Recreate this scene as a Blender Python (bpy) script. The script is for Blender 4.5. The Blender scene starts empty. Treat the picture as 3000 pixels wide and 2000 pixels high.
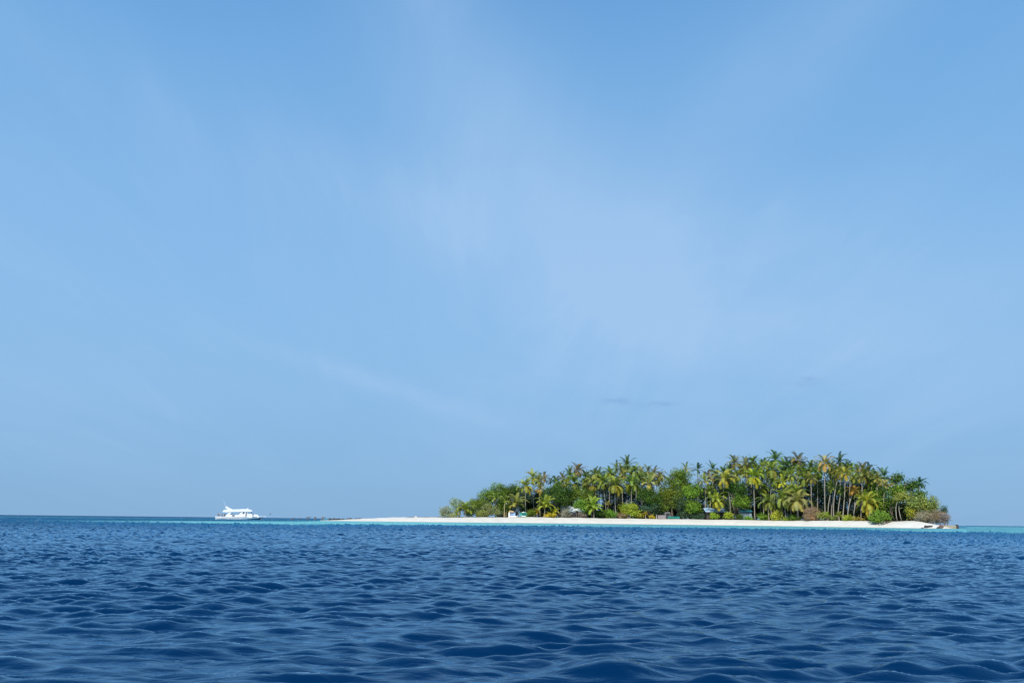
import bpy, math, random
import numpy as np
from mathutils import Matrix, Vector

# ------------------------------------------------------------------ camera, world, sun
W_, H_ = 3000.0, 2000.0
FPX = 2167.0
CAMH = 0.95
HZ0, HZM = 1523.7, 0.01117           # horizon row at the middle column, its slope

_t = np.array([HZM, 1.0, -(HZ0 - 1000) / FPX])   # world Z seen in camera axes (right, up, back)
Zc = _t / np.linalg.norm(_t)
_f = np.array([0, 0, -1.0])
Yc = _f - _f.dot(Zc) * Zc; Yc /= np.linalg.norm(Yc)
Xc = np.cross(Yc, Zc)
MC = np.array([Xc, Yc, Zc])

scene = bpy.context.scene
COL = scene.collection
cam_d = bpy.data.cameras.new('camera')
cam = bpy.data.objects.new('camera', cam_d); COL.objects.link(cam)
cam_d.sensor_width = 36.0; cam_d.lens = 36.0 * FPX / W_
cam_d.clip_start = 0.1; cam_d.clip_end = 60000
mw = Matrix.Identity(4)
for i in range(3):
    for j in range(3): mw[i][j] = MC[i][j]
mw[2][3] = CAMH
cam.matrix_world = mw
scene.camera = cam

SUN_EL, SUN_AZ = math.radians(47), math.radians(-162)   # azimuth from +Y clockwise: behind the camera, to the left
sdir = Vector((math.sin(SUN_AZ) * math.cos(SUN_EL), math.cos(SUN_AZ) * math.cos(SUN_EL), math.sin(SUN_EL)))
sl = bpy.data.lights.new('sun', 'SUN'); sl.energy = 5.0; sl.angle = math.radians(0.5); sl.color = (1.0, 0.945, 0.85)
so = bpy.data.objects.new('sun', sl); COL.objects.link(so)
so.rotation_euler = sdir.to_track_quat('Z', 'Y').to_euler(); so.location = (0, -20, 60)

scene.view_settings.view_transform = 'Standard'
scene.view_settings.look = 'None'
scene.view_settings.exposure = 0.0
scene.view_settings.gamma = 1.0
scene.cycles.max_bounces = 6
scene.cycles.transparent_max_bounces = 8

def s2l(c):
    return tuple(((v / 255) / 12.92 if v / 255 <= 0.04045 else ((v / 255 + 0.055) / 1.055) ** 2.4) for v in c)

world = bpy.data.worlds.new("World"); scene.world = world; world.use_nodes = True
N = world.node_tree.nodes; Lk = world.node_tree.links; N.clear()
def wn(t, **k):
    n = N.new(t)
    for a, b in k.items(): setattr(n, a, b)
    return n
out = wn('ShaderNodeOutputWorld'); bg = wn('ShaderNodeBackground')
sky = wn('ShaderNodeTexSky', sky_type='NISHITA', sun_disc=False, sun_elevation=SUN_EL, sun_rotation=SUN_AZ)
sky.altitude = 0; sky.air_density = 1.0; sky.dust_density = 0.3; sky.ozone_density = 2.0
bg.inputs[1].default_value = 0.10
tc = wn('ShaderNodeTexCoord'); sep = wn('ShaderNodeSeparateXYZ'); Lk.new(tc.outputs['Generated'], sep.inputs[0])
def math_(op, a, b=None, c=None, clamp=False):
    n = wn('ShaderNodeMath', operation=op); n.use_clamp = clamp
    for i, v in enumerate((a, b, c)):
        if v is None: continue
        if isinstance(v, (int, float)): n.inputs[i].default_value = v
        else: Lk.new(v, n.inputs[i])
    return n.outputs[0]
# the air: the clear sky of this day, by height above the horizon; unseen overhead part darkened for the water's reflections
rampn = wn('ShaderNodeValToRGB'); cr = rampn.color_ramp; cr.interpolation = 'B_SPLINE'
stops = [(0.0, (123, 171, 215)), (0.06, (129, 176, 220)), (0.16, (139, 188, 232)), (0.30, (136, 188, 237)), (0.45, (121, 178, 231)), (0.62, (104, 167, 226)), (0.8, (44, 112, 185)), (1.0, (14, 78, 150))]
while len(cr.elements) < len(stops): cr.elements.new(0.5)
for e, (p, c) in zip(cr.elements, stops):
    e.position = p; e.color = (*s2l(c), 1)
Lk.new(sep.outputs['Z'], rampn.inputs[0])
sc_ = wn('ShaderNodeMix', data_type='RGBA', blend_type='MULTIPLY'); sc_.inputs[0].default_value = 1
Lk.new(rampn.outputs[0], sc_.inputs[6]); sc_.inputs[7].default_value = (10, 10, 10, 1)
base = wn('ShaderNodeMix', data_type='RGBA'); base.inputs[0].default_value = 0.93
Lk.new(sky.outputs[0], base.inputs[6]); Lk.new(sc_.outputs[2], base.inputs[7])
# thin cirrus veils: noise on a high flat layer, denser in a broad band
inv = math_('DIVIDE', 1.0, math_('ADD', math_('MAXIMUM', sep.outputs['Z'], 0.0), 0.16))
cx = math_('MULTIPLY', sep.outputs['X'], inv); cy = math_('MULTIPLY', sep.outputs['Y'], inv)
comb = wn('ShaderNodeCombineXYZ'); Lk.new(cx, comb.inputs[0]); Lk.new(cy, comb.inputs[1])
def noise(scale, detail, rot, sx, sy, off, rough=0.55, dist=0.6):
    m = wn('ShaderNodeMapping'); m.inputs['Rotation'].default_value = (0, 0, math.radians(rot)); m.inputs['Scale'].default_value = (sx, sy, 1)
    m.inputs['Location'].default_value = off
    Lk.new(comb.outputs[0], m.inputs[0])
    n = wn('ShaderNodeTexNoise'); n.inputs['Scale'].default_value = scale; n.inputs['Detail'].default_value = detail
    n.inputs['Roughness'].default_value = rough; n.inputs['Distortion'].default_value = dist
    Lk.new(m.outputs[0], n.inputs['Vector']); return n.outputs[0]
def smooth(v, a, b, lo=0.0, hi=1.0):
    n = wn('ShaderNodeMapRange'); n.interpolation_type = 'SMOOTHSTEP'
    n.inputs[1].default_value = a; n.inputs[2].default_value = b; n.inputs[3].default_value = lo; n.inputs[4].default_value = hi
    Lk.new(v, n.inputs[0]); return n.outputs[0]
veil = smooth(noise(0.7, 6, 35, 1.1, 0.45, (3.1, 1.7, 0)), 0.36, 0.66)
wisp = smooth(noise(1.6, 7, 40, 1.5, 0.35, (0.4, 5.2, 0), 0.62, 1.2), 0.40, 0.72)
def blob(px, py, sx, sy, rot=0.0):
    """a soft patch of high cloud in one direction of the sky; returns a 0..1 mask"""
    d = MC @ np.array([(px - 1500) / FPX, -(py - 1000) / FPX, -1.0]); d /= np.linalg.norm(d)
    az, el = math.atan2(d[0], d[1]), math.asin(d[2])
    a = math_('ARCTAN2', sep.outputs['X'], sep.outputs['Y']); e = math_('ARCSINE', sep.outputs['Z'])
    da = math_('SUBTRACT', a, az); de = math_('SUBTRACT', e, el)
    c, s = math.cos(rot), math.sin(rot)
    u = math_('DIVIDE', math_('ADD', math_('MULTIPLY', da, c), math_('MULTIPLY', de, s)), sx / FPX)
    v = math_('DIVIDE', math_('SUBTRACT', math_('MULTIPLY', de, c), math_('MULTIPLY', da, s)), sy / FPX)
    r = math_('ADD', math_('MULTIPLY', u, u), math_('MULTIPLY', v, v))
    return math_('EXPONENT', math_('MULTIPLY', r, -1.0))
band = None
for b, w in ((blob(1460, 380, 600, 230, math.radians(-48)), 0.8), (blob(2000, 880, 760, 330, math.radians(-10)), 1.15), (blob(900, 500, 700, 120, math.radians(-12)), 0.45),
          (blob(250, 600, 600, 420, 0), 0.55), (blob(1060, 1110, 420, 30, math.radians(-15)), 0.7), (blob(2450, 100, 450, 160, math.radians(20)), 0.4),
          (blob(150, 1150, 500, 120, 0), 0.22)):
    w_ = math_('MULTIPLY', b, w)
    band = w_ if band is None else math_('ADD', band, w_)
cl = math_('MULTIPLY', math_('ADD', band, 0.18), math_('ADD', math_('MULTIPLY', veil, 0.55), math_('ADD', math_('MULTIPLY', wisp, 0.36), 0.26)), clamp=True)
cl = math_('MULTIPLY', cl, 0.60, clamp=True)
cm = wn('ShaderNodeMix', data_type='RGBA'); Lk.new(cl, cm.inputs[0]); Lk.new(base.outputs[2], cm.inputs[6])
cm.inputs[7].default_value = tuple(v * 10 for v in s2l((174, 206, 241))) + (1,)
# three small grey cloudlets low over the island
dk = None
for b in (blob(1805, 1176, 34, 11), blob(1925, 1184, 46, 8), blob(2362, 1116, 36, 11)):
    dk = b if dk is None else math_('ADD', dk, b)
dk = math_('MULTIPLY', dk, math_('ADD', math_('MULTIPLY', smooth(noise(9, 5, 0, 1, 1, (0, 0, 0)), 0.35, 0.65), 0.42), 0.02), clamp=True)
cd = wn('ShaderNodeMix', data_type='RGBA'); Lk.new(dk, cd.inputs[0]); Lk.new(cm.outputs[2], cd.inputs[6])
cd.inputs[7].default_value = tuple(v * 10 for v in s2l((112, 152, 206))) + (1,)
Lk.new(cd.outputs[2], bg.inputs[0]); Lk.new(bg.outputs[0], out.inputs[0])

# ------------------------------------------------------------------ helpers
rng = np.random.default_rng(11)
random.seed(4)
def at(px, py, Y):
    """the point at ground distance Y in the direction of photograph pixel (px, py)"""
    d = MC @ np.array([(px - 1500) / FPX, -(py - 1000) / FPX, -1.0])
    d = d * (Y / d[1])
    return np.array([d[0], d[1], d[2] + CAMH])
def hz(px): return HZ0 + HZM * (px - 1500)
def gx(px, Y): return at(px, hz(px), Y)[0]

def new_mat(name):
    m = bpy.data.materials.new(name); m.use_nodes = True
    return m, m.node_tree.nodes, m.node_tree.links, m.node_tree.nodes['Principled BSDF']
def simple(name, col, rough=0.6, var=0.15, scale=6.0, spec=0.5, metal=0.0):
    m, n, l, b = new_mat(name)
    t = n.new('ShaderNodeTexNoise'); t.inputs['Scale'].default_value = scale; t.inputs['Detail'].default_value = 6
    tc = n.new('ShaderNodeTexCoord'); l.new(tc.outputs['Object'], t.inputs[0])
    mx = n.new('ShaderNodeMix'); mx.data_type = 'RGBA'
    mx.inputs[6].default_value = (*[c * (1 - var) for c in col], 1); mx.inputs[7].default_value = (*[min(1, c * (1 + var)) for c in col], 1)
    l.new(t.outputs[0], mx.inputs[0]); l.new(mx.outputs[2], b.inputs['Base Color'])
    b.inputs['Roughness'].default_value = rough; b.inputs['Specular IOR Level'].default_value = spec; b.inputs['Metallic'].default_value = metal
    return m

def mesh_np(name, V, F, mat, parent=None, col=None, smooth=False, attrs=None):
    """V (n,3); F (m,k) one face size; col (n,3) optional vertex colour"""
    V = np.asarray(V, np.float32); F = np.asarray(F, np.int32)
    me = bpy.data.meshes.new(name)
    me.vertices.add(len(V)); me.vertices.foreach_set('co', V.ravel())
    k = F.shape[1]
    me.loops.add(F.size); me.loops.foreach_set('vertex_index', F.ravel())
    me.polygons.add(len(F)); me.polygons.foreach_set('loop_start', np.arange(0, F.size, k, dtype=np.int32))
    me.polygons.foreach_set('loop_total', np.full(len(F), k, np.int32))
    if smooth: me.polygons.foreach_set('use_smooth', np.ones(len(F), bool))
    me.update(calc_edges=True)
    if col is not None:
        a = me.color_attributes.new('Col', 'FLOAT_COLOR', 'POINT')
        a.data.foreach_set('color', np.concatenate([col, np.ones((len(col), 1))], 1).astype(np.float32).ravel())
    for an, av in (attrs or {}).items():
        a = me.attributes.new(an, 'FLOAT', 'POINT'); a.data.foreach_set('value', np.asarray(av, np.float32))
    if mat: me.materials.append(mat)
    o = bpy.data.objects.new(name, me); COL.objects.link(o)
    if parent: o.parent = parent
    return o

class MB:
    def __init__(s): s.v = []; s.f = []
    def add(s, V, F):
        b = len(s.v); s.v += [tuple(map(float, p)) for p in V]; s.f += [tuple(b + i for i in f) for f in F]; return s
    def box(s, c, d, rz=0.0, bev=0.0):
        x, y, z = (v / 2 for v in d); e = min(bev, x * .9, y * .9, z * .9) if bev else min(x, y, z) * 0.12
        ca, sa = math.cos(rz), math.sin(rz)
        V = []
        for zz, k in ((-z, e), (-z + e, 0), (z - e, 0), (z, e)):
            for sx, sy in ((-1, -1), (1, -1), (1, 1), (-1, 1)):
                X, Y = sx * (x - k), sy * (y - k)
                V.append((c[0] + X * ca - Y * sa, c[1] + X * sa + Y * ca, c[2] + zz))
        F = [(3, 2, 1, 0), (12, 13, 14, 15)]
        for r in range(3):
            for i in range(4):
                j = (i + 1) % 4; F.append((r * 4 + i, r * 4 + j, r * 4 + 4 + j, r * 4 + 4 + i))
        return s.add(V, F)
    def tube(s, pts, rad, n=7, cap=True):
        pts = [np.array(p, float) for p in pts]
        if isinstance(rad, (int, float)): rad = [rad] * len(pts)
        V = []; F = []
        for i, p in enumerate(pts):
            d = pts[min(i + 1, len(pts) - 1)] - pts[max(i - 1, 0)]; d /= (np.linalg.norm(d) + 1e-9)
            a = np.cross(d, (0, 1, 0) if abs(d[1]) < 0.9 else (1, 0, 0)); a /= np.linalg.norm(a); b = np.cross(d, a)
            for k in range(n):
                t = 2 * math.pi * k / n
                V.append(p + rad[i] * (math.cos(t) * a + math.sin(t) * b))
        for i in range(len(pts) - 1):
            for k in range(n):
                j = (k + 1) % n; F.append((i * n + k, i * n + j, (i + 1) * n + j, (i + 1) * n + k))
        if cap:
            F.append(tuple(range(n - 1, -1, -1))); F.append(tuple((len(pts) - 1) * n + k for k in range(n)))
        return s.add(V, F)
    def prism(s, poly, y0, y1):
        """polygon in (x, z) extruded from y0 to y1"""
        n = len(poly)
        V = [(x, y0, z) for x, z in poly] + [(x, y1, z) for x, z in poly]
        F = [tuple(range(n)), tuple(range(2 * n - 1, n - 1, -1))] + [(i, i + n, (i + 1) % n + n, (i + 1) % n) for i in range(n)]
        return s.add(V, F)
    def ball(s, c, r, nu=10, nv=7, jit=0.0, rr=None):
        r = (r, r, r) if isinstance(r, (int, float)) else r
        V = [(c[0], c[1], c[2] + r[2])]; F = []
        for i in range(1, nv):
            ph = math.pi * i / nv
            for k in range(nu):
                t = 2 * math.pi * k / nu; q = 1 + (random.uniform(-jit, jit) if jit else 0)
                V.append((c[0] + q * r[0] * math.sin(ph) * math.cos(t), c[1] + q * r[1] * math.sin(ph) * math.sin(t), c[2] + q * r[2] * math.cos(ph)))
        V.append((c[0], c[1], c[2] - r[2])); L = len(V) - 1
        for k in range(nu):
            j = (k + 1) % nu; F.append((0, 1 + k, 1 + j)); F.append((L, 1 + (nv - 2) * nu + j, 1 + (nv - 2) * nu + k))
            for i in range(nv - 2): F.append((1 + i * nu + k, 1 + (i + 1) * nu + k, 1 + (i + 1) * nu + j, 1 + i * nu + j))
        return s.add(V, F)
    def build(s, name, mat, parent=None, smooth=False):
        me = bpy.data.meshes.new(name); me.from_pydata(s.v, [], s.f); me.materials.append(mat)
        if smooth:
            me.polygons.foreach_set('use_smooth', np.ones(len(me.polygons), bool))
        me.update()
        import bmesh
        b = bmesh.new(); b.from_mesh(me); bmesh.ops.recalc_face_normals(b, faces=b.faces); b.to_mesh(me); b.free()
        o = bpy.data.objects.new(name, me); COL.objects.link(o)
        if parent: o.parent = parent
        return o
def tag(o, label, cat, group=None):
    o['label'] = label; o['category'] = cat
    if group: o['group'] = group
    return o
def thing(name, loc, label, cat, group=None, rz=0.0):
    o = bpy.data.objects.new(name, None); COL.objects.link(o); o.empty_display_size = 0.5
    o.location = tuple(map(float, loc)); o.rotation_euler = (0, 0, rz)
    return tag(o, label, cat, group)

# ------------------------------------------------------------------ the island's shape
SHORE = [(905, 292), (960, 290), (1150, 287), (1300, 285), (1540, 296), (1800, 298), (2050, 290), (2300, 266), (2550, 232), (2700, 220), (2760, 217), (2800, 216)]
SX = np.array([gx(p, y) for p, y in SHORE]); SY = np.array([y for p, y in SHORE], float)
def Yw(x): return np.interp(x, SX, SY)
TOPS = [(905, 285, 0.0, 5, 8), (960, 285, 0.25, 7, 14), (1050, 285, 0.9, 10, 26), (1150, 285, 1.55, 13, 40), (1260, 285, 1.75, 14, 60), (1300, 285, 1.8, 14, 85), (1560, 296, 2.3, 14, 110), (1800, 298, 2.2, 14, 120), (2060, 290, 2.1, 14, 120),
        (2320, 266, 1.95, 13, 120), (2500, 240, 1.9, 11, 110), (2560, 232, 1.75, 9, 100), (2640, 226, 2.1, 12, 80), (2700, 222, 1.2, 8, 50), (2752, 218, 0.8, 6, 22), (2766, 216, 0.02, 4, 8)]
TX = np.array([gx(t[0], t[1] + t[3]) for t in TOPS])
def topz(x): return np.interp(x, TX, [t[2] for t in TOPS])
def vegw(x): return np.interp(x, TX, [t[3] for t in TOPS])
def depth(x): return np.interp(x, TX, [t[4] for t in TOPS])
def gz(x, y):
    x = np.asarray(x, float); y = np.asarray(y, float)
    s = y - Yw(x); w = vegw(x); zt = topz(x); D = depth(x)
    u = np.clip(s / w, 0, 1); front = zt * (1 - (1 - u) ** 1.7)
    r = np.clip((D - s) / (w * 1.1), 0, 1); back = zt * (1 - (1 - r) ** 1.7)
    z = np.minimum(front, back) + 0.25 * np.clip((s - w) / 20, 0, 1) * (zt > 1.2)
    z = np.where(s < 0, np.maximum(s * 0.07, -3), z)
    z = np.where(s > D, np.maximum((D - s) * 0.07, -3), z)
    return z

xs = np.arange(-110, 165, 0.75); ys = np.arange(190, 440, 0.75)
GX, GY = np.meshgrid(xs, ys)
GZ = gz(GX, GY)
ex = np.maximum(TX[0] - GX, GX - TX[-1]); GZ = np.where(ex > 0, np.minimum(GZ, -0.12 * ex), GZ)
GZ += (0.05 * np.sin(GX * 0.31 + 1.3 * np.sin(GY * 0.2)) + 0.04 * np.sin(GX * 0.9 + GY * 0.45)) * np.clip(GZ, 0, 1) + rng.normal(0, 0.012, GZ.shape) * (GZ > 0.3)
def grid_faces(nr, nc, wrap=False):
    i = np.arange(nr - 1)[:, None]; j = np.arange(nc if wrap else nc - 1)[None, :]; jn = (j + 1) % nc
    return np.stack([i * nc + j, i * nc + jn, (i + 1) * nc + jn, (i + 1) * nc + j], -1).reshape(-1, 4)
m, n, l, b = new_mat('coral_sand')
t1 = n.new('ShaderNodeTexNoise'); t1.inputs['Scale'].default_value = 0.35; t1.inputs['Detail'].default_value = 8
t2 = n.new('ShaderNodeTexNoise'); t2.inputs['Scale'].default_value = 9; t2.inputs['Detail'].default_value = 8
tco = n.new('ShaderNodeTexCoord'); l.new(tco.outputs['Object'], t1.inputs[0]); l.new(tco.outputs['Object'], t2.inputs[0])
r1 = n.new('ShaderNodeValToRGB'); r1.color_ramp.elements[0].position = 0.3; r1.color_ramp.elements[1].position = 0.7
r1.color_ramp.elements[0].color = (0.55, 0.535, 0.48, 1); r1.color_ramp.elements[1].color = (0.625, 0.615, 0.56, 1)
l.new(t1.outputs[0], r1.inputs[0])
# wet sand at the water's edge, leaf litter under the trees
geo = n.new('ShaderNodeNewGeometry'); sp = n.new('ShaderNodeSeparateXYZ'); l.new(geo.outputs['Position'], sp.inputs[0])
wet = n.new('ShaderNodeMapRange'); wet.inputs[1].default_value = 0.05; wet.inputs[2].default_value = 0.22; l.new(sp.outputs['Z'], wet.inputs[0])
mx = n.new('ShaderNodeMix'); mx.data_type = 'RGBA'; l.new(wet.outputs[0], mx.inputs[0]); mx.inputs[6].default_value = (0.52, 0.48, 0.40, 1); l.new(r1.outputs[0], mx.inputs[7])
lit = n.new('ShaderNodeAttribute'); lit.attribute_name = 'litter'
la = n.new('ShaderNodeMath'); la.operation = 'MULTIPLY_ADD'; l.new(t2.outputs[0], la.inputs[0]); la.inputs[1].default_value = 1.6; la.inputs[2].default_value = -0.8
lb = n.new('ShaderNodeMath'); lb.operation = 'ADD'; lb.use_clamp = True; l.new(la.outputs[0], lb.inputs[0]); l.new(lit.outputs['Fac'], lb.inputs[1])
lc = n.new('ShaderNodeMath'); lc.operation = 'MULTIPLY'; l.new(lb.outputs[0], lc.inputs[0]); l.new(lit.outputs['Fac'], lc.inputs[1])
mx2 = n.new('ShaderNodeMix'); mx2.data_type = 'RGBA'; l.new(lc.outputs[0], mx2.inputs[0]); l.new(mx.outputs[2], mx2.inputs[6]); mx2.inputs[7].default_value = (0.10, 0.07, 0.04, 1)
l.new(mx2.outputs[2], b.inputs['Base Color']); b.inputs['Roughness'].default_value = 0.9; b.inputs['Specular IOR Level'].default_value = 0.2
bp = n.new('ShaderNodeBump'); bp.inputs['Strength'].default_value = 0.4; bp.inputs['Distance'].default_value = 0.05; l.new(t2.outputs[0], bp.inputs['Height']); l.new(bp.outputs[0], b.inputs['Normal'])
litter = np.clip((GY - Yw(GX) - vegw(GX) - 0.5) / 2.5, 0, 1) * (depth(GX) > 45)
ter = mesh_np('beach', np.stack([GX, GY, GZ], -1).reshape(-1, 3), grid_faces(len(ys), len(xs)), m, smooth=True, attrs={'litter': litter.ravel()})
ter['kind'] = 'structure'

# ------------------------------------------------------------------ the sea: one sheet of real waves to the horizon
def fft_tile(Nn, L, lmin, lmax, seed, wind, spread, p=3.2):
    r = np.random.default_rng(seed)
    k = np.fft.fftfreq(Nn, d=L / Nn) * 2 * np.pi
    KX, KY = np.meshgrid(k, k); K = np.hypot(KX, KY); K[0, 0] = 1
    lam = 2 * np.pi / K
    A = K ** (-p / 1.0)
    A = A * np.exp(-(np.maximum(lam / lmax, 0)) ** 4) * (1 / (1 + (lmin / lam) ** 8))
    c = (KX * math.cos(wind) + KY * math.sin(wind)) / K
    D = spread + (1 - spread) * np.abs(c) ** 4
    amp = np.sqrt(A) * D
    Hk = amp * (r.normal(size=K.shape) + 1j * r.normal(size=K.shape)); Hk[0, 0] = 0
    h = np.real(np.fft.ifft2(Hk))
    dx = np.real(np.fft.ifft2(-1j * KX / K * Hk)); dy = np.real(np.fft.ifft2(-1j * KY / K * Hk))
    gxs = np.gradient(h, L / Nn, axis=1); gys = np.gradient(h, L / Nn, axis=0)
    s = math.sqrt((gxs ** 2 + gys ** 2).mean())
    return h / s, dx / s, dy / s          # unit rms slope
def sample(tile, L, x, y, rot):
    c, s = math.cos(rot), math.sin(rot)
    u = (x * c + y * s) / L; v = (-x * s + y * c) / L
    Nn = tile[0].shape[0]
    u = (u % 1) * Nn; v = (v % 1) * Nn
    i0 = np.floor(u).astype(np.int32) % Nn; j0 = np.floor(v).astype(np.int32) % Nn
    fu = (u - np.floor(u)).astype(np.float32); fv = (v - np.floor(v)).astype(np.float32); i1 = (i0 + 1) % Nn; j1 = (j0 + 1) % Nn
    o = []
    for t in tile:
        t = t.astype(np.float32)
        o.append((t[j0, i0] * (1 - fu) + t[j0, i1] * fu) * (1 - fv) + (t[j1, i0] * (1 - fu) + t[j1, i1] * fu) * fv)
    return o[0], o[1] * c - o[2] * s, o[1] * s + o[2] * c

az = np.concatenate([np.radians(np.linspace(-180, -46, 60, endpoint=False)), np.radians(np.linspace(-46, 46, 1500, endpoint=False)), np.radians(np.linspace(46, 180, 60, endpoint=False))])
rr = [0.05, 0.6, 1.2, 1.8, 2.3]
r_ = 2.7
while r_ < 420: rr.append(r_); r_ *= 1.0033
while r_ < 42000: rr.append(r_); r_ *= 1.035
rr = np.array(rr)
AZ, RR = np.meshgrid(az, rr)
wx = RR * np.sin(AZ); wy = RR * np.cos(AZ)
shx = np.clip(wx, SX[0], SX[-1])
TA = fft_tile(1024, 26.0, 0.21, 0.43, 5, math.radians(97), 0.10)
TB = fft_tile(1024, 17.0, 0.13, 0.36, 9, math.radians(84), 0.14)
TE = fft_tile(512, 97.0, 0.7, 1.8, 21, math.radians(105), 0.2)
TD = fft_tile(512, 430.0, 4.0, 26.0, 3, math.radians(95), 0.15)
hA, axx, ayy = sample(TA, 26.0, wx * 0.72, wy, 0.05)
hE, exx, eyy = sample(TE, 97.0, wx, wy, 0.55)
hB, bxx, byy = sample(TB, 17.0, wx * 0.72, wy, -0.12)
hD, _, _ = sample(TD, 430.0, wx, wy, 0.4)
# distance to the shore: the water calms over the shallows
front = np.interp(wx, SX, SY) - wy
dshore = np.where(wx < SX[0], np.hypot(wx - SX[0], wy - SY[0]), np.where(wx > SX[-1], np.hypot(wx - SX[-1], wy - SY[-1]), np.abs(front)))
nz = hD / (np.std(hD) + 1e-9)
nz2 = hA / (np.std(hA) + 1e-9)
# the reef flat: pale sand under shallow water. front edge about 120 m out, widening round the island
bear = np.where(wy > 1, 1500 + FPX * wx / np.maximum(wy, 1), np.where(wx > 0, 9000, -9000))   # bearing from the anchorage
edge = np.interp(bear, [0, 100, 300, 700, 900, 1100, 1300, 1900, 2300, 2700, 3000, 3400], [127, 119, 109, 105, 104, 111, 121, 122, 118, 106, 86, 78])
backe = np.interp(bear, [0, 300, 700, 900, 960, 1010], [123, 138, 180, 214, 262, 9000])
sh = 1 / (1 + np.exp(-(wy - edge - 6 * nz - 1.2 * nz2) / 3.6)) * (1 / (1 + np.exp((wy - backe + 4 * nz) / 6.0)))
sh *= np.clip((bear + 60) / 620, 0, 1) ** 1.1
behind = (bear > 950) & (bear < 2800) & (wy > np.interp(wx, SX, SY) + 25)
sh = np.where(behind, sh * 0.5, sh)
sh = np.where(bear >= 2800, sh / (1 + np.exp((wy - 900) / 120)) * (0.86 + 0.14 * np.clip(nz, -1, 1)), sh)
sh *= 1 - 0.22 * np.clip((bear - 1300) / 600, 0, 1) * np.clip(1 + 0.5 * nz, 0, 1)
mid = 1 / (1 + np.exp(-(wy - edge + 34 + 7 * nz) / 12.0))      # deeper lagoon water, teal
mid = mid * np.clip((wx + 420) / 260, 0.3, 1)
lag = 1 / (1 + np.exp(-(wy - 225) / 12.0)) / (1 + np.exp((wy - 480) / 40)) * (wx < -45) * np.clip((wx + 330) / 120, 0, 1)
band = lag * np.clip(0.7 + 0.3 * nz, 0, 1)
spacing = RR * 0.0045
aA = 0.235 * (1 + 3.6 * np.clip((RR - 18) / 110, 0, 1)) * np.clip(1.25 - RR / 1500, 0.3, 1.0) * (1 - 0.86 * sh)
aB = 0.15 *  np.clip((75 - RR) / 55, 0, 1) * (1 - 0.7 * sh)
aA *= 1.0 / (1 + (RR / 2500) ** 2); aA[RR > 3000] *= 0.2
near = np.clip((RR - 1.0) / 2.0, 0, 1); aA *= near; aB *= near; aE = 0.26 * aA
# gusts roughen the surface in patches
gust = np.clip(1.0 + 0.16 * nz, 0.6, 1.45)
def peak(h, k):                      # short sea: peaked crests, flat troughs
    sg = h.std(); return sg * (np.exp(k * np.clip(h / sg, -4, 2.6)) - 1) / k
z = aA * gust * peak(hA, 0.38) + aB * gust * peak(hB, 0.4) + aE * hE
cp = 0.9
lod = np.clip((160 - RR) / 120, 0, 1)
px_ = wx + cp * lod * (aA * axx + aB * bxx + aE * exx); py_ = wy + cp * lod * (aA * ayy + aB * byy + aE * eyy)
# one steeper pyramidal wave close to the camera
c0 = at(1800, 1930, 4.95)
g = np.exp(-((wx - c0[0]) / 0.30) ** 2 - ((wy - 5.05 - 0.02) / 0.26) ** 2) * 0.13 - np.exp(-((wx - c0[0]) / 0.5) ** 2 - ((wy - 4.55) / 0.25) ** 2) * 0.035
z = z + g
V = np.stack([px_, py_, z], -1).reshape(-1, 3)
m, n, l, b = new_mat('sea_water')
def attr(nm):
    a = n.new('ShaderNodeAttribute'); a.attribute_name = nm; return a.outputs['Fac']
def mixc(f, c1, c2):
    x = n.new('ShaderNodeMix'); x.data_type = 'RGBA'; l.new(f, x.inputs[0])
    for i, c in ((6, c1), (7, c2)):
        if isinstance(c, tuple): x.inputs[i].default_value = (*c, 1)
        else: l.new(c, x.inputs[i])
    return x.outputs[2]
DEEP, TEAL, PALE = (0.0, 0.0165, 0.060), (0.0, 0.085, 0.21), (0.14, 0.43, 0.45)
cc = mixc(attr('teal'), DEEP, TEAL)
cc = mixc(attr('band'), cc, (0.01, 0.17, 0.27))
cc = mixc(attr('shallow'), cc, PALE)
n.remove(b)
dif = n.new('ShaderNodeBsdfDiffuse'); l.new(cc, dif.inputs['Color'])
glo = n.new('ShaderNodeBsdfGlossy'); glo.inputs['Color'].default_value = (0.64, 0.87, 1.0, 1)
fre = n.new('ShaderNodeFresnel'); fre.inputs['IOR'].default_value = 1.44
fs = n.new('ShaderNodeMapRange'); fs.inputs[3].default_value = 1.0; fs.inputs[4].default_value = 0.42; l.new(attr('shallow'), fs.inputs[0])
fm = n.new('ShaderNodeMath'); fm.operation = 'MULTIPLY'; l.new(fre.outputs[0], fm.inputs[0]); l.new(fs.outputs[0], fm.inputs[1])
ms = n.new('ShaderNodeMixShader'); l.new(fm.outputs[0], ms.inputs[0]); l.new(dif.outputs[0], ms.inputs[1]); l.new(glo.outputs[0], ms.inputs[2])
l.new(ms.outputs[0], n['Material Output'].inputs['Surface'])
rg = n.new('ShaderNodeMapRange'); rg.inputs[3].default_value = 0.04; rg.inputs[4].default_value = 0.30; l.new(attr('far'), rg.inputs[0]); l.new(rg.outputs[0], glo.inputs['Roughness'])
tco = n.new('ShaderNodeTexCoord')
mp = n.new('ShaderNodeMapping'); mp.inputs['Scale'].default_value = (0.55, 1.5, 1); l.new(tco.outputs['Object'], mp.inputs[0])
w1 = n.new('ShaderNodeTexNoise'); w1.inputs['Scale'].default_value = 6.5; w1.inputs['Detail'].default_value = 4; w1.inputs['Distortion'].default_value = 0.4; l.new(mp.outputs[0], w1.inputs[0])
b1 = n.new('ShaderNodeBump'); b1.inputs['Strength'].default_value = 0.55; b1.inputs['Distance'].default_value = 0.03; l.new(w1.outputs[0], b1.inputs['Height'])
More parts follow.
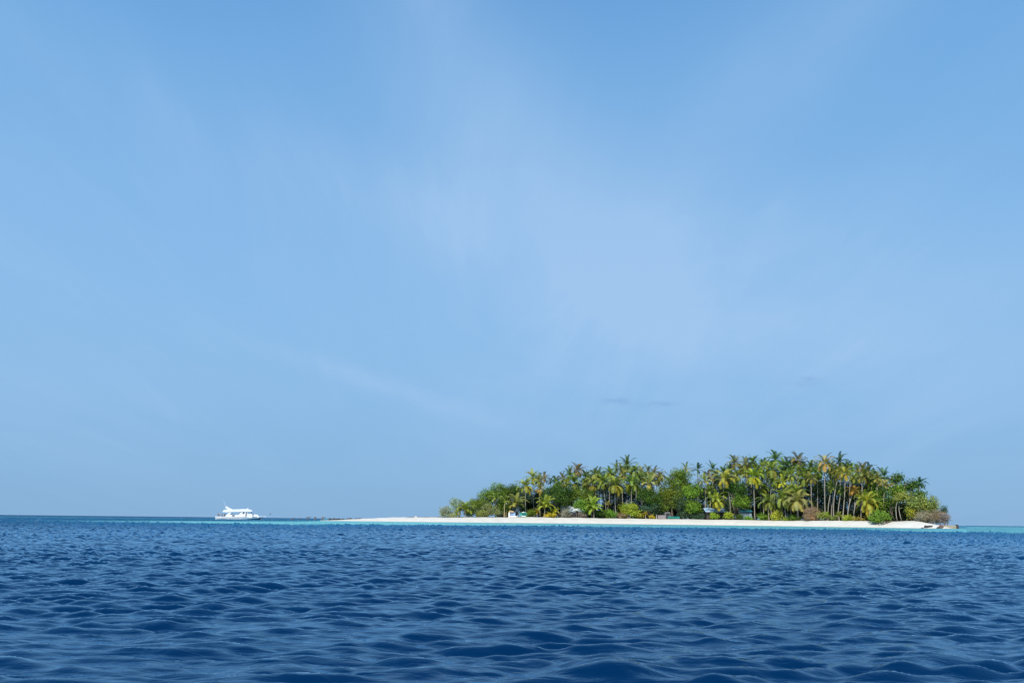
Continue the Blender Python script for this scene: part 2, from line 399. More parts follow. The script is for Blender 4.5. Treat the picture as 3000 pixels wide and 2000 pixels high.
w2 = n.new('ShaderNodeTexNoise'); w2.inputs['Scale'].default_value = 0.55; w2.inputs['Detail'].default_value = 4; l.new(mp.outputs[0], w2.inputs[0])
b2 = n.new('ShaderNodeBump'); b2.inputs['Distance'].default_value = 2.2; l.new(attr('far'), b2.inputs['Strength']); l.new(w2.outputs[0], b2.inputs['Height']); l.new(b1.outputs[0], b2.inputs['Normal'])
w3 = n.new('ShaderNodeTexNoise'); w3.inputs['Scale'].default_value = 1.7; w3.inputs['Detail'].default_value = 4; l.new(mp.outputs[0], w3.inputs[0])
b3 = n.new('ShaderNodeBump'); b3.inputs['Distance'].default_value = 1.0; l.new(attr('chop'), b3.inputs['Strength']); l.new(w3.outputs[0], b3.inputs['Height']); l.new(b1.outputs[0], b3.inputs['Normal']); l.new(b3.outputs[0], b2.inputs['Normal'])
for q in (dif, glo, fre): l.new(b2.outputs[0], q.inputs['Normal'])
far = np.clip((RR - 60) / 700, 0, 1) ** 0.6
nr, nc = AZ.shape
sea = mesh_np('sea', V, grid_faces(nr, nc, True), m, smooth=True,
              attrs={'shallow': np.clip(sh, 0, 1).ravel(), 'teal': np.clip(mid, 0, 1).ravel(), 'band': np.clip(band, 0, 1).ravel(), 'far': far.ravel(), 'chop': (np.clip((RR - 35) / 110, 0, 1) * (1 - 0.7 * np.clip(sh, 0, 1))).ravel()})
sea['kind'] = 'structure'
# ------------------------------------------------------------------ materials of the plants
def leaf_mat(name, rough=0.55, trans=0.25):
    m, n, l, b = new_mat(name)
    oi = n.new('ShaderNodeObjectInfo'); at_ = n.new('ShaderNodeAttribute'); at_.attribute_name = 'Col'
    mx = n.new('ShaderNodeMix'); mx.data_type = 'RGBA'; mx.blend_type = 'MULTIPLY'; mx.inputs[0].default_value = 1
    l.new(oi.outputs['Color'], mx.inputs[6]); l.new(at_.outputs['Color'], mx.inputs[7])
    l.new(mx.outputs[2], b.inputs['Base Color']); b.inputs['Roughness'].default_value = rough; b.inputs['Specular IOR Level'].default_value = 0.2
    tr = n.new('ShaderNodeBsdfTranslucent'); l.new(mx.outputs[2], tr.inputs[0])
    ms = n.new('ShaderNodeMixShader'); ms.inputs[0].default_value = trans
    l.new(b.outputs[0], ms.inputs[1]); l.new(tr.outputs[0], ms.inputs[2]); l.new(ms.outputs[0], n['Material Output'].inputs['Surface'])
    return m
M_FROND = leaf_mat('palm_frond', 0.42, 0.22); M_LEAF = leaf_mat('tree_leaf', 0.5, 0.2); M_TWIG = leaf_mat('dry_twig', 0.85, 0.05)
m, n, l, b = new_mat('palm_bark')
tco = n.new('ShaderNodeTexCoord'); wv = n.new('ShaderNodeTexWave'); wv.bands_direction = 'Z'; wv.inputs['Scale'].default_value = 1.6; wv.inputs['Distortion'].default_value = 3; wv.inputs['Detail'].default_value = 3
l.new(tco.outputs['Object'], wv.inputs[0])
cr2 = n.new('ShaderNodeValToRGB'); cr2.color_ramp.elements[0].color = (0.17, 0.14, 0.11, 1); cr2.color_ramp.elements[1].color = (0.42, 0.38, 0.31, 1); l.new(wv.outputs[0], cr2.inputs[0]); l.new(cr2.outputs[0], b.inputs['Base Color']); b.inputs['Roughness'].default_value = 0.9
M_PBARK = m
M_BARK = simple('tree_bark', (0.20, 0.16, 0.12), 0.9, 0.35, 3)
M_PALEBARK = simple('pale_bark', (0.42, 0.39, 0.33), 0.9, 0.25, 3)

# ------------------------------------------------------------------ coconut palm crowns
def crown_mesh(seed, n_f=24, droop=1.0, wind=0.0, dead=0.12, R=4.4, upright=1.0):
    r = np.random.default_rng(seed); V = []; F = []; C = []
    for k in range(n_f):
        t = (k + 0.5) / n_f
        el = math.radians(84 - 122 * t ** 0.95 + r.normal(0, 6)) if upright >= 1 else math.radians(86 - 80 * t + r.normal(0, 6))
        azm = k * 2.39996 + r.normal(0, 0.18)
        L = R * (0.72 + 0.34 * math.sin(math.pi * min(1, t * 1.15 + 0.12))) * r.uniform(0.88, 1.1)
        is_dead = (t > 0.86 and r.random() < dead * 4) or r.random() < dead * 0.12
        cb = np.array([1.0, 1.0, 1.0]) * r.uniform(0.72, 1.2)
        if t > 0.55: cb = cb * np.array([1.28, 1.05, 0.75]) ** r.uniform(0, 1.3)
        if t < 0.15: cb = cb * np.array([1.1, 1.05, 0.8])
        if is_dead: cb = np.array([1.35, 0.95, 0.6]) * r.uniform(0.7, 1.1)
        ns = 13; p = np.zeros(3); e = el; pts = [p.copy()]; ds = []
        sag = 0.72 * droop * (1.25 if is_dead else 1.0) * (0.55 + 0.8 * math.cos(max(el, -0.6)))
        for i in range(ns):
            e2 = e - sag * ((i + 0.6) / ns) ** 1.2 * 0.28
            e = max(e2, -1.45)
            a2 = azm + wind * 0.0
            d = np.array([math.cos(e) * math.cos(a2), math.cos(e) * math.sin(a2), math.sin(e)])
            d = d + np.array([wind * 0.5 * (i / ns), 0, 0]); d /= np.linalg.norm(d)
            p = p + d * L / ns; pts.append(p.copy()); ds.append(d)
        ds.append(ds[-1])
        side = np.array([-math.sin(azm), math.cos(azm), 0.0])
        # rachis: a narrow ribbon with a keel
        for i in range(ns):
            w0 = 0.075 * (1 - i / ns) + 0.02; w1 = 0.075 * (1 - (i + 1) / ns) + 0.02
            b0 = len(V); V += [pts[i] - side * w0, pts[i] + side * w0, pts[i + 1] + side * w1, pts[i + 1] - side * w1]
            F.append((b0, b0 + 1, b0 + 2, b0 + 3)); C += [cb * np.array([1.35, 1.3, 1.1])] * 4
        # leaflets
        nl = 19
        for i in range(nl):
            s = 0.12 + 0.88 * (i + 0.5) / nl; q = s * ns; i0 = min(int(q), ns - 1); fr = q - i0
            base = pts[i0] * (1 - fr) + pts[i0 + 1] * fr; d = ds[i0]; up = np.cross(side, d) * -1
            if up[2] < 0: up = -up
            ll = R * 0.20 * (math.sin(math.pi * (0.14 + 0.80 * s)) ** 0.7) * r.uniform(0.85, 1.1)
            for sg in (-1, 1):
                dirn = side * sg * 0.80 + d * 0.52 + up * (0.12 + r.normal(0, 0.10)) ; dirn /= np.linalg.norm(dirn)
                mid_ = base + dirn * ll * 0.5; tip = base + dirn * ll * 0.92 + np.array([0, 0, -0.26 * ll * (1.6 if is_dead else 1)])
                w = d * 0.085 * R / 4.4
                b0 = len(V); V += [base - w * 0.8, base + w * 0.8, mid_ + w, mid_ - w]; F.append((b0, b0 + 1, b0 + 2, b0 + 3))
                V += [tip + w * 0.3, tip - w * 0.3]; F.append((b0 + 3, b0 + 2, b0 + 4, b0 + 5))
                c_ = cb * r.uniform(0.85, 1.15); C += [c_] * 6
    # nuts and old leaf bases under the spear
    for k in range(9):
        a = k * 2.4; c = np.array([math.cos(a) * 0.34, math.sin(a) * 0.34, -0.35 - 0.12 * (k % 3)])
        b0 = len(V)
        for q in ((0.17, 0, 0), (0, 0.17, 0), (-0.17, 0, 0), (0, -0.17, 0), (0, 0, 0.2), (0, 0, -0.2)): V.append(c + np.array(q))
        for q in ((0, 1, 4, 4), (1, 2, 4, 4), (2, 3, 4, 4), (3, 0, 4, 4), (1, 0, 5, 5), (2, 1, 5, 5), (3, 2, 5, 5), (0, 3, 5, 5)):
            F.append(tuple(b0 + w for w in q[:4]))
        C += [np.array([1.5, 1.0, 0.5])] * 6
    return np.array(V), F, np.array(C)
def mk_crown_data(name, args, mat):
    V, F, C = crown_mesh(**args)
    F = [f if f[2] != f[3] else f[:3] for f in F]
    me = bpy.data.meshes.new(name); me.from_pydata([tuple(v) for v in V], [], F); me.update()
    a = me.color_attributes.new('Col', 'FLOAT_COLOR', 'POINT'); a.data.foreach_set('color', np.concatenate([C, np.ones((len(C), 1))], 1).astype(np.float32).ravel())
    me.materials.append(mat); return me
CROWNS = {
    'a': mk_crown_data('palm_crown', dict(seed=1), M_FROND), 'b': mk_crown_data('palm_crown', dict(seed=2, n_f=27, droop=1.25, dead=0.2), M_FROND),
    'c': mk_crown_data('palm_crown', dict(seed=3, n_f=21, droop=0.8), M_FROND), 'd': mk_crown_data('palm_crown', dict(seed=4, n_f=18, droop=1.4, wind=0.5, dead=0.0), M_FROND),
    'e': mk_crown_data('palm_crown', dict(seed=5, n_f=24, droop=1.0, dead=0.25), M_FROND), 'y': mk_crown_data('palm_crown', dict(seed=6, n_f=15, droop=0.9, dead=0.15, upright=0), M_FROND),
    'z': mk_crown_data('palm_crown', dict(seed=7, n_f=19, droop=1.15, dead=0.1, upright=0), M_FROND),
    'f': mk_crown_data('palm_crown', dict(seed=21, n_f=19, droop=1.1, wind=0.22, dead=0.2), M_FROND), 'h': mk_crown_data('palm_crown', dict(seed=22, n_f=25, droop=1.35, wind=-0.15, dead=0.3), M_FROND),
    'i': mk_crown_data('palm_crown', dict(seed=23, n_f=16, droop=0.7, wind=0.15, dead=0.1), M_FROND), 's': mk_crown_data('palm_crown', dict(seed=8, n_f=13, droop=0.6, dead=0.0), M_FROND)}
TINT = {k_: (v_[0] * 1.12, v_[1] * 1.12, v_[2]) for k_, v_ in {'g': (0.12, 0.19, 0.035), 'yg': (0.25, 0.31, 0.045), 'pale': (0.31, 0.32, 0.12), 'dk': (0.055, 0.12, 0.05), 'br': (0.24, 0.22, 0.11), 'y': (0.37, 0.37, 0.05), 'ol': (0.20, 0.25, 0.055), 'or': (0.24, 0.20, 0.045)}.items()}
def jit(c, a=0.12): return tuple(min(1, v * random.uniform(1 - a, 1 + a)) for v in c) + (1.0,)
def front_y(px):
    """ground distance, along this bearing, at which the plants begin behind the beach"""
    Y = 200.0
    while Y < 330:
        x = gx(px, Y)
        if Y - float(Yw(x)) >= float(vegw(x)): return Y
        Y += 0.2
    return 300.0
def palm(px, py, r, dy, base, label, tint='g', kind='a', bend=None, group='coconut palms of the grove'):
    Y = front_y(px) + dy
    top = at(px, py, Y); bx = gx(base if base else px + random.uniform(-5, 5), Y); bz = float(gz(bx, Y)) - 0.15
    t = thing('coconut_palm', (bx, Y, bz), label, 'palm tree', group)
    h = top[2] - bz; dx = top[0] - bx
    if h < 0.6: h = 0.6; 
    bnd = bend if bend is not None else random.uniform(-0.15, 0.15) * min(h, 8) * 0.35
    pts = []; rad = []
    for i in range(9):
        s = i / 8; pts.append((dx * s ** 1.4 + bnd * math.sin(math.pi * s), 0.0, h * s)); rad.append(0.17 + 0.16 * max(0, 1 - s * 5) - 0.05 * s)
    MB().tube(pts, rad, 8).build('trunk', M_PBARK, t, True)
    kind = {'a': 'aafh', 'b': 'bbh', 'c': 'cci', 'e': 'eef'}.get(kind, kind); kind = kind[random.randrange(len(kind))]
    me = CROWNS[kind]; c = bpy.data.objects.new('crown', me); COL.objects.link(c); c.parent = t
    sc = r * Y / FPX / 3.75
    c.location = (dx, 0, h); c.scale = (sc, sc, sc * random.uniform(0.92, 1.08)); c.rotation_euler = (random.uniform(-.22, .22), random.uniform(-.22, .22), 0.0 if kind in 'd' else random.uniform(0, 6.28))
    c.color = jit(TINT[tint])
    return t
PALMS = [
 # px, py, crown radius px, metres behind the beach edge, base px, label, tint, crown
 (1540, 1424, 31, 5, 1541, 'tall yellow-green coconut palm with orange hanging fronds, foremost at the grove\'s left end', 'yg', 'b'),
 (1562, 1398, 30, 12, 1566, 'full green palm rising just behind the palm with orange fronds', 'ol', 'a'),
 (1593, 1402, 22, 18, 1590, 'thin grey-brown palm to the right of the first tall pair', 'br', 'c'),
 (1614, 1408, 16, 24, 1616, 'small dark palm tip over the round dark green tree', 'dk', 's'),
 (1650, 1402, 21, 18, 1652, 'brownish palm with an upright spear above the round dark green tree', 'br', 'c'),
 (1692, 1378, 28, 20, 1690, 'tall brown-grey palm, highest above the tin-roofed house', 'br', 'e'),
 (1684, 1413, 32, 10, 1680, 'dark green palm spreading below the tall brown-grey one above the house', 'g', 'a'),
 (1659, 1416, 20, 8, 1662, 'short yellowish palm over the right shoulder of the round dark tree', 'yg', 'b'),
 (1744, 1388, 25, 22, 1742, 'green palm on the skyline left of the dead black spear', 'ol', 'a'),
 (1765, 1412, 34, 6, 1776, 'palm with a dark upright spear and a bare pale trunk leaning to the right', 'ol', 'e'),
 (1736, 1420, 32, 9, 1738, 'grey-green palm with densely drooping fronds beside the leaning bare trunk', 'ol', 'b'),
 (1785, 1384, 27, 20, 1788, 'light green palm behind the big pair of drooping palms, on their left', 'ol', 'a'),
 (1803, 1420, 40, 3, 1805, 'large drooping palm, left one of the big front pair, with yellow lower fronds', 'ol', 'b'),
 (1808, 1370, 22, 24, 1810, 'palm with two upright dark spears on the skyline over the big front pair', 'g', 's'),
 (1838, 1363, 31, 22, 1836, 'highest palm of the left half of the island', 'g', 'c'),
 (1851, 1418, 40, 4, 1852, 'large drooping palm, right one of the big front pair, with an orange heart', 'ol', 'b'),
 (1861, 1382, 30, 14, 1862, 'green palm standing directly above the orange-hearted one', 'ol', 'a'),
 (1879, 1384, 21, 26, 1880, 'thin palm on the skyline between the orange-hearted palm and the star-shaped one', 'br', 'c'),
 (1902, 1415, 37, 6, 1903, 'star-shaped palm with straight radiating fronds left of the great broadleaf tree', 'pale', 'c'),
 (1899, 1381, 23, 20, 1898, 'green palm with an upright tuft above the star-shaped one', 'g', 's'),
 (1917, 1385, 24, 16, 1918, 'brownish palm right above the star-shaped one', 'br', 'e'),
 (1935, 1393, 23, 24, 1934, 'low green palm at the left shoulder of the great broadleaf tree', 'ol', 'a'),
 (2010, 1371, 20, 26, 2010, 'small pale palm showing over the top of the great broadleaf tree', 'pale', 'c'),
 (2043, 1374, 23, 24, 2044, 'small dark palm over the right shoulder of the great broadleaf tree', 'dk', 's'),
 (2086, 1374, 24, 22, 2088, 'dark green palm with an upright tuft above the pale starred palm', 'dk', 's'),
 (2076, 1395, 26, 15, 2080, 'brown palm between the dark tufted one and the pale starred one', 'br', 'e'),
 (2064, 1407, 28, 8, 2066, 'pale straw-coloured starred palm at the right edge of the great broadleaf tree', 'pale', 'c'),
 (2123, 1404, 40, 3, 2138, 'windswept yellow-green palm with a long bare curved trunk beside the blue-roofed house', 'yg', 'd', 0.9),
 (2120, 1384, 24, 16, 2121, 'green palm peeking over the windswept one', 'g', 'a'),
 (2153, 1356, 28, 22, 2152, 'brown-topped palm on the skyline left of the middle gap of dark leaves', 'br', 'e'),
 (2157, 1395, 27, 12, 2158, 'green palm under the brown-topped one, above the dark broadleaf tree', 'ol', 'b'),
 (2186, 1361, 26, 20, 2187, 'straw-brown palm right of the brown-topped one', 'br', 'c'),
 (2186, 1385, 24, 14, 2186, 'short palm below the straw-brown one', 'ol', 'a'),
 (2205, 1354, 25, 24, 2204, 'green palm on the skyline over the tall straight-trunked yellow-green one', 'g', 'a'),
 (2207, 1397, 38, 3, 2212, 'yellow-green palm on a tall straight pale trunk right of the grey-blue hut', 'yg', 'b', 0.1),
 (2232, 1366, 23, 22, 2233, 'small green palm between two taller skyline palms, right of the straight-trunked one', 'g', 'c'),
 (2260, 1376, 34, 10, 2262, 'green palm with wide arching fronds left above the bright yellow palm', 'ol', 'a'),
 (2272, 1346, 31, 22, 2271, 'dark-topped skyline palm, second highest left of the highest one', 'g', 'e'),
 (2292, 1414, 28, 6, 2293, 'bright yellow palm with a rosette crown in the middle of the right half', 'y', 'c'),
 (2310, 1366, 29, 18, 2312, 'dark palm between the second highest and the highest skyline palms', 'dk', 'b'),
 (2100, 1467, 35, 1, 2101, 'low palm with long drooping yellow fronds in front of the blue-roofed house', 'yg', 'b'),
 (2252, 1470, 36, 1, 2254, 'low dark-hearted palm left of the pair of droopy front palms', 'ol', 'b'),
 (2295, 1460, 40, 2, 2303, 'low palm with a thin bare trunk standing over the bright yellow shrub', 'ol', 'b'),
 (2336, 1348, 33, 20, 2339, 'highest palm of the island, with a pinkish brown top', 'br', 'e'),
 (2355, 1401, 32, 9, 2356, 'green palm with an orange-tipped drooping side below the highest palm', 'g', 'b'),
 (2378, 1368, 25, 18, 2378, 'dark green palm between the highest palm and the tall pale-trunked one', 'g', 'a'),
 (2341, 1379, 23, 15, 2342, 'green palm directly under the highest palm', 'ol', 'a'),
 (2416, 1358, 36, 5, 2419, 'tall straw-yellow palm on the longest bare pale trunk', 'pale', 'e', 0.05),
 (2462, 1353, 31, 18, 2460, 'dark bluish green skyline palm right of the straw-yellow tall one', 'dk', 'a'),
 (2476, 1388, 31, 4, 2469, 'yellow palm on a bare curved trunk, right of the longest trunk', 'yg', 'e', 0.5),
 (2459, 1384, 26, 8, 2444, 'palm with orange dead fronds on a bare trunk leaning to the right', 'or', 'e', -0.4),
 (2494, 1374, 24, 20, 2494, 'blue-green palm on the slope of the skyline right of the yellow one', 'g', 'c'),
 (2529, 1394, 32, 10, 2524, 'palm with a brown heart and a short visible pale trunk near the right slope', 'ol', 'e'),
 (2526, 1374, 26, 20, 2527, 'grey-green skyline palm with ragged top over the brown-hearted one', 'br', 'c'),
 (2545, 1378, 26, 26, 2545, 'blue-grey palm at the right end of the high skyline', 'dk', 'a'),
 (2336, 1468, 44, 1, 2338, 'wide low palm with arching fronds left of the brown dry bush', 'pale', 'b'),
 (2334, 1444, 30, 5, 2335, 'upright palm just behind the wide low arching one', 'ol', 'z'),
 (2379, 1402, 24, 8, 2385, 'slim palm whose pale trunk curves down behind the brown dry bush', 'ol', 'a', -0.5),
 (2541, 1472, 40, 2, 2555, 'leaning front palm with fronds hanging to the left beside the bright green bush', 'yg', 'b', 0.4),
 (2501, 1438, 24, 5, 2485, 'short palm with orange dead fronds on a slanting thin trunk', 'or', 'e', -0.3),
 (2515, 1450, 22, 7, 2502, 'small green palm on a slanting trunk right of the short orange one', 'g', 'c', -0.2),
 (2437, 1428, 22, 8, 2427, 'small crown on a slanting trunk right behind the longest trunk', 'g', 'c', -0.2),
 (2447, 1434, 20, 12, 2437, 'dim small palm in the dark between the bare trunks', 'dk', 'c', -0.2),
 (2466, 1436, 20, 7, 2457, 'small palm with a very thin steep trunk in the middle of the bare trunks', 'g', 'c', -0.2),
 (2565, 1408, 25, 18, 2566, 'green palm on the slope between the blue-grey palm and the lone dark one', 'ol', 'a'),
 (2591, 1396, 30, 14, 2590, 'lone dark palm standing out above the right slope', 'dk', 's'),
 (2570, 1402, 22, 10, 2571, 'leaning green palm left of the lone dark one', 'ol', 'c'),
 (2594, 1424, 24, 8, 2594, 'pale upright palm below the lone dark one', 'pale', 'z'),
 (2694, 1415, 24, 26, 2684, 'rightmost palm, dark with hanging fronds against the open sky', 'dk', 'b'),
 (1364, 1494, 34, 1, 1363, 'low young palm with glowing yellow-green fronds at the left end of the trees', 'yg', 'z'),
 (1337, 1508, 17, 0.5, 1337, 'very small yellow palm seedling left of the low young palm', 'y', 'y'),
 (1453, 1462, 24, 3, 1453, 'feathery palm half hidden in the left shrub mass', 'ol', 'z'),
 (1482, 1466, 20, 5, 1482, 'thin palm left of the street lamp top', 'ol', 'y'),
 (1512, 1478, 38, 1.5, 1513, 'low olive palm with stiff fronds behind the beach kiosk', 'ol', 'z'),
 (1596, 1482, 33, 1, 1595, 'bright yellow-green young palm right of the swing seat', 'yg', 'z'),
 (1574, 1500, 15, 0, 1574, 'small orange palm seedling on the sand left of the bright young palm', 'or', 'y'),
 (1581, 1432, 24, 9, 1583, 'grey drooping palm between the first tall palms and the round dark tree', 'pale', 'b'),
 (1738, 1488, 36, 1, 1740, 'low palm with yellow curled lower fronds right of the tin-roofed house', 'yg', 'z'),
 (1731, 1462, 28, 6, 1732, 'upright palm behind the low one with curled yellow fronds', 'ol', 'z'),
 (1782, 1478, 13, 2, 1782, 'tiny pale palm right beside the foot of the leaning bare trunk', 'pale', 'y'),
 (1480, 1508, 9, 0, 1480, 'orange seedling at the foot of the street lamp', 'or', 'y'),
 (1627, 1500, 16, 0.5, 1627, 'small dried straw-yellow palm left of the grey dry bush', 'y', 'y'),
 (1891, 1506, 10, 0, 1892, 'small yellow seedling on the sand left of the pale boulder-shaped shrub', 'y', 'y'),
 (2458, 1512, 14, 0.5, 2459, 'squat fan of young fronds at the foot of the bare trunks', 'yg', 'y'),
 (2425, 1512, 14, 0.5, 2425, 'small tuft of young fronds right of the longest trunk\'s foot', 'yg', 'y'),
 (1640, 1424, 20, 14, 1640, 'green palm behind the crown of the round dark tree', 'g', 'a'),
 (1716, 1398, 24, 24, 1716, 'green palm in the dip between the brown-grey one and the black-speared one', 'g', 'a'),
 (1710, 1416, 24, 14, 1710, 'drooping palm over the light green bush near the tin roof', 'ol', 'b'),
 (1825, 1392, 26, 16, 1826, 'green palm filling the gap over the big front pair', 'ol', 'a'),
 (1880, 1400, 26, 16, 1880, 'green palm behind and between the orange-hearted and the star-shaped ones', 'g', 'a'),
 (2137, 1374, 22, 24, 2137, 'small palm in the dip left of the brown-topped one', 'g', 'c'),
 (2230, 1390, 26, 14, 2230, 'green palm right behind the straight-trunked yellow-green one', 'g', 'a'),
 (2285, 1380, 26, 16, 2285, 'green palm above the bright yellow rosette palm', 'g', 'a'),
 (2320, 1392, 26, 13, 2320, 'green palm right above and behind the bright yellow rosette palm', 'ol', 'b'),
 (2270, 1412, 24, 10, 2270, 'dim green palm left behind the bright yellow rosette palm', 'g', 'a'),
 (2318, 1432, 24, 8, 2318, 'olive palm right below the bright yellow rosette palm', 'ol', 'b'),
 (2235, 1432, 24, 10, 2236, 'dim palm in the shade right of the straight pale trunk', 'g', 'b'),
 (2395, 1386, 26, 12, 2396, 'drooping green palm left of the straw-yellow tall one', 'g', 'b'),
 (2438, 1382, 25, 14, 2438, 'drooping green palm right behind the straw-yellow tall one', 'g', 'b'),
 (2503, 1400, 26, 13, 2504, 'green palm between the yellow curved-trunk one and the brown-hearted one', 'ol', 'b'),
 (2548, 1412, 26, 12, 2549, 'green palm right of the brown-hearted one', 'g', 'a'),
 (2615, 1414, 20, 18, 2615, 'small palm between the lone dark one and the dome of dark leaves', 'ol', 'c'),
 (2125, 1440, 22, 8, 2126, 'drooping palm under the windswept one, left of its trunk', 'g', 'b'),
 (2080, 1440, 26, 7, 2081, 'upright green palm left above the blue-roofed house', 'ol', 'z'),
]
for p in PALMS: palm(*p)

# ------------------------------------------------------------------ broadleaf trees and shrubs
def crown_leaves(shrub, hw, hh, hd, dens, leaf, seed, lobes=11, flat=0.0, sliver=False, tone=0.3, warm=0.0):
    r = np.random.default_rng(seed)
    # lobes spread through an ellipsoid, leaves on the outer shell of each
    Lc = []; Lr = []; lobes = lobes + 5 if shrub else lobes
    for k in range(lobes):
        a = k * 2.39996 + r.uniform(0, 1); zz = r.uniform(-0.75, 0.85); q = math.sqrt(max(0, 1 - zz * zz)) * r.uniform(0.45, 0.95)
        m_ = r.uniform(0.62, 0.95); Lc.append((q * math.cos(a) * m_, q * math.sin(a) * m_, zz * 0.70 - (0.12 if shrub else 0))); Lr.append(r.uniform(0.17, 0.42) if shrub else r.uniform(0.22, 0.46))
    Lc.append((0, 0, 0)); Lr.append(0.48 if shrub else 0.6)
    Lc = np.array(Lc); Lr = np.array(Lr)
    area = (hw * hh + hw * hd + hd * hh) * 4
    n = int(min(12000, max(350, dens * area / (leaf * leaf) * 3.4)))
    w = Lr ** 2; idx = r.choice(len(Lr), n, p=w / w.sum())
    d = r.normal(size=(n, 3)); d /= np.linalg.norm(d, axis=1)[:, None]
    rad = Lr[idx] * (1 - 0.55 * r.random(n) ** 2.2) * (1 + 0.12 * np.sin(7 * d[:, 0] + idx) * np.cos(6 * d[:, 2]))
    P = (Lc[idx] + d * rad[:, None]) * np.array([hw, hd, hh])
    # twig clusters
    ncl = max(24, n // 22); ctr = P[r.integers(0, n, ncl)]; ci = r.integers(0, ncl, n); pull = (r.random(n) < 0.55)
    Pc = ctr[ci] + r.normal(size=(n, 3)) * leaf * 1.5
    P = np.where(pull[:, None], Pc, P)
    nrm = d * 0.7 + r.normal(size=(n, 3)) * 0.5 + np.array([0, -0.1, 0.55]); nrm /= np.linalg.norm(nrm, axis=1)[:, None]
    t = np.cross(nrm, r.normal(size=(n, 3))); t /= np.linalg.norm(t, axis=1)[:, None]; bt = np.cross(nrm, t)
    L = leaf * r.uniform(0.6, 1.25, n)[:, None]; Wd = L * (0.09 if sliver else 0.66)
    if sliver: L = L * 2.4; Wd = Wd * 1.7
    V = np.stack([P - t * L * .5, P + bt * Wd * .5, P + t * L * .5, P - bt * Wd * .5], 1).reshape(-1, 3)
    F = np.arange(4 * n).reshape(n, 4)
    ctone = np.exp(r.normal(0, tone * 1.25, ncl))[ci] * np.exp(r.normal(0, 0.16, n)); ltone = np.exp(r.normal(0, tone * 0.5, len(Lr)))[idx]
    c = (ctone * ltone)[:, None] * np.ones((1, 3)); hue = (r.normal(0, 0.14, ncl)[ci] + r.normal(0, 0.1, len(Lr))[idx] + warm)[:, None]
    c = c * (1 + hue * np.array([[1.1, 0.25, -0.7]])); c = np.clip(c, 0.25, 2.4)
    return V, F, np.repeat(c, 4, 0)
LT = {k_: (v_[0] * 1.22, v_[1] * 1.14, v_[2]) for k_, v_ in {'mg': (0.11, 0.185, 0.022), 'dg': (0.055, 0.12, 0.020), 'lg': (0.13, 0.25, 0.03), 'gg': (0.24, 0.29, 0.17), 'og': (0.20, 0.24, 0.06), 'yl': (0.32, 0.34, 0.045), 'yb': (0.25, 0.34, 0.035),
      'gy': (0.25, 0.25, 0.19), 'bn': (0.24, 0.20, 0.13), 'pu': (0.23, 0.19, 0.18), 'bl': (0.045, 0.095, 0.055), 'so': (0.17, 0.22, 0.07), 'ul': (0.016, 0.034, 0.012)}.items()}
_sd = [100]
def tree(px, py, hw, hh, dy, tint, label, cat='tree', dens=1.0, leaf=0.42, lobes=11, sliver=False, tone=0.3, trunks=3, bark=None, name=None, group=None, hd=None, warm=0.0, bases=None):
    _sd[0] += 1; sd = _sd[0]; r = random.Random(sd)
    Y = front_y(px) + dy; c = at(px, py, Y); mpp = Y / FPX; hw_m, hh_m = hw * mpp, hh * mpp; hd_m = hd if hd else min(hw_m, 5.0)
    g = float(gz(c[0], Y)); bark = bark or M_BARK
    t = thing(name or ('broadleaf_tree' if cat == 'tree' else 'shrub'), (c[0], Y, g - 0.1), label, cat, group)
    V, F, C = crown_leaves(cat == 'shrub', hw_m, hh_m, hd_m, dens, leaf, sd, lobes, sliver=sliver, tone=tone, warm=warm)
    cz = c[2] - g + 0.1; V = V + np.array([0, 0, cz]); V[:, 2] = np.maximum(V[:, 2], 0.12)
    o = mesh_np('crown' if cat == 'tree' else 'foliage', V, F, M_TWIG if sliver else M_LEAF, t, C); o.color = jit(LT[tint], 0.08)
    mb = MB()
    for k in range(trunks):
        bx0 = (bases[k] - px) * mpp if bases else r.uniform(-0.25, 0.25) * hw_m * (0.6 if cat == 'tree' else 1)
        ex_ = r.uniform(-0.65, 0.65) * hw_m if not bases else r.uniform(-.3, .3) * hw_m; ey = r.uniform(-0.5, 0.5) * hd_m; ez = cz + r.uniform(-0.1, 0.55) * hh_m
        br = (0.08 + 0.018 * ez) * (0.25 if sliver else 0.6 if cat != 'tree' else 0.62 if bases else 1)
        p0 = np.array([bx0, r.uniform(-.4, .4) * min(1, hd_m * .3), -0.1]); p3 = np.array([ex_, ey, ez])
        pts = [p0 + (p3 - p0) * s + np.array([0.12 * ez * math.sin(math.pi * s) * (1 if k % 2 else -1), 0, 0.10 * ez * math.sin(math.pi * s)]) for s in np.linspace(0, 1, 6)]
        mb.tube(pts, [br * (1 - 0.75 * s) for s in np.linspace(0, 1, 6)], 6)
        for j in range(3):
            q = pts[2 + j]; e = q + np.array([r.uniform(-.5, .5) * hw_m, r.uniform(-.4, .4) * hd_m, r.uniform(.1, .5) * hh_m])
            mb.tube([q, (q + e) / 2 + np.array([0, 0, .15 * hh_m * .3]), e], [br * .4, br * .28, br * .1], 5)
    mb.build('trunk' if cat == 'tree' else 'stem', bark, t, True)
    return t
T = tree
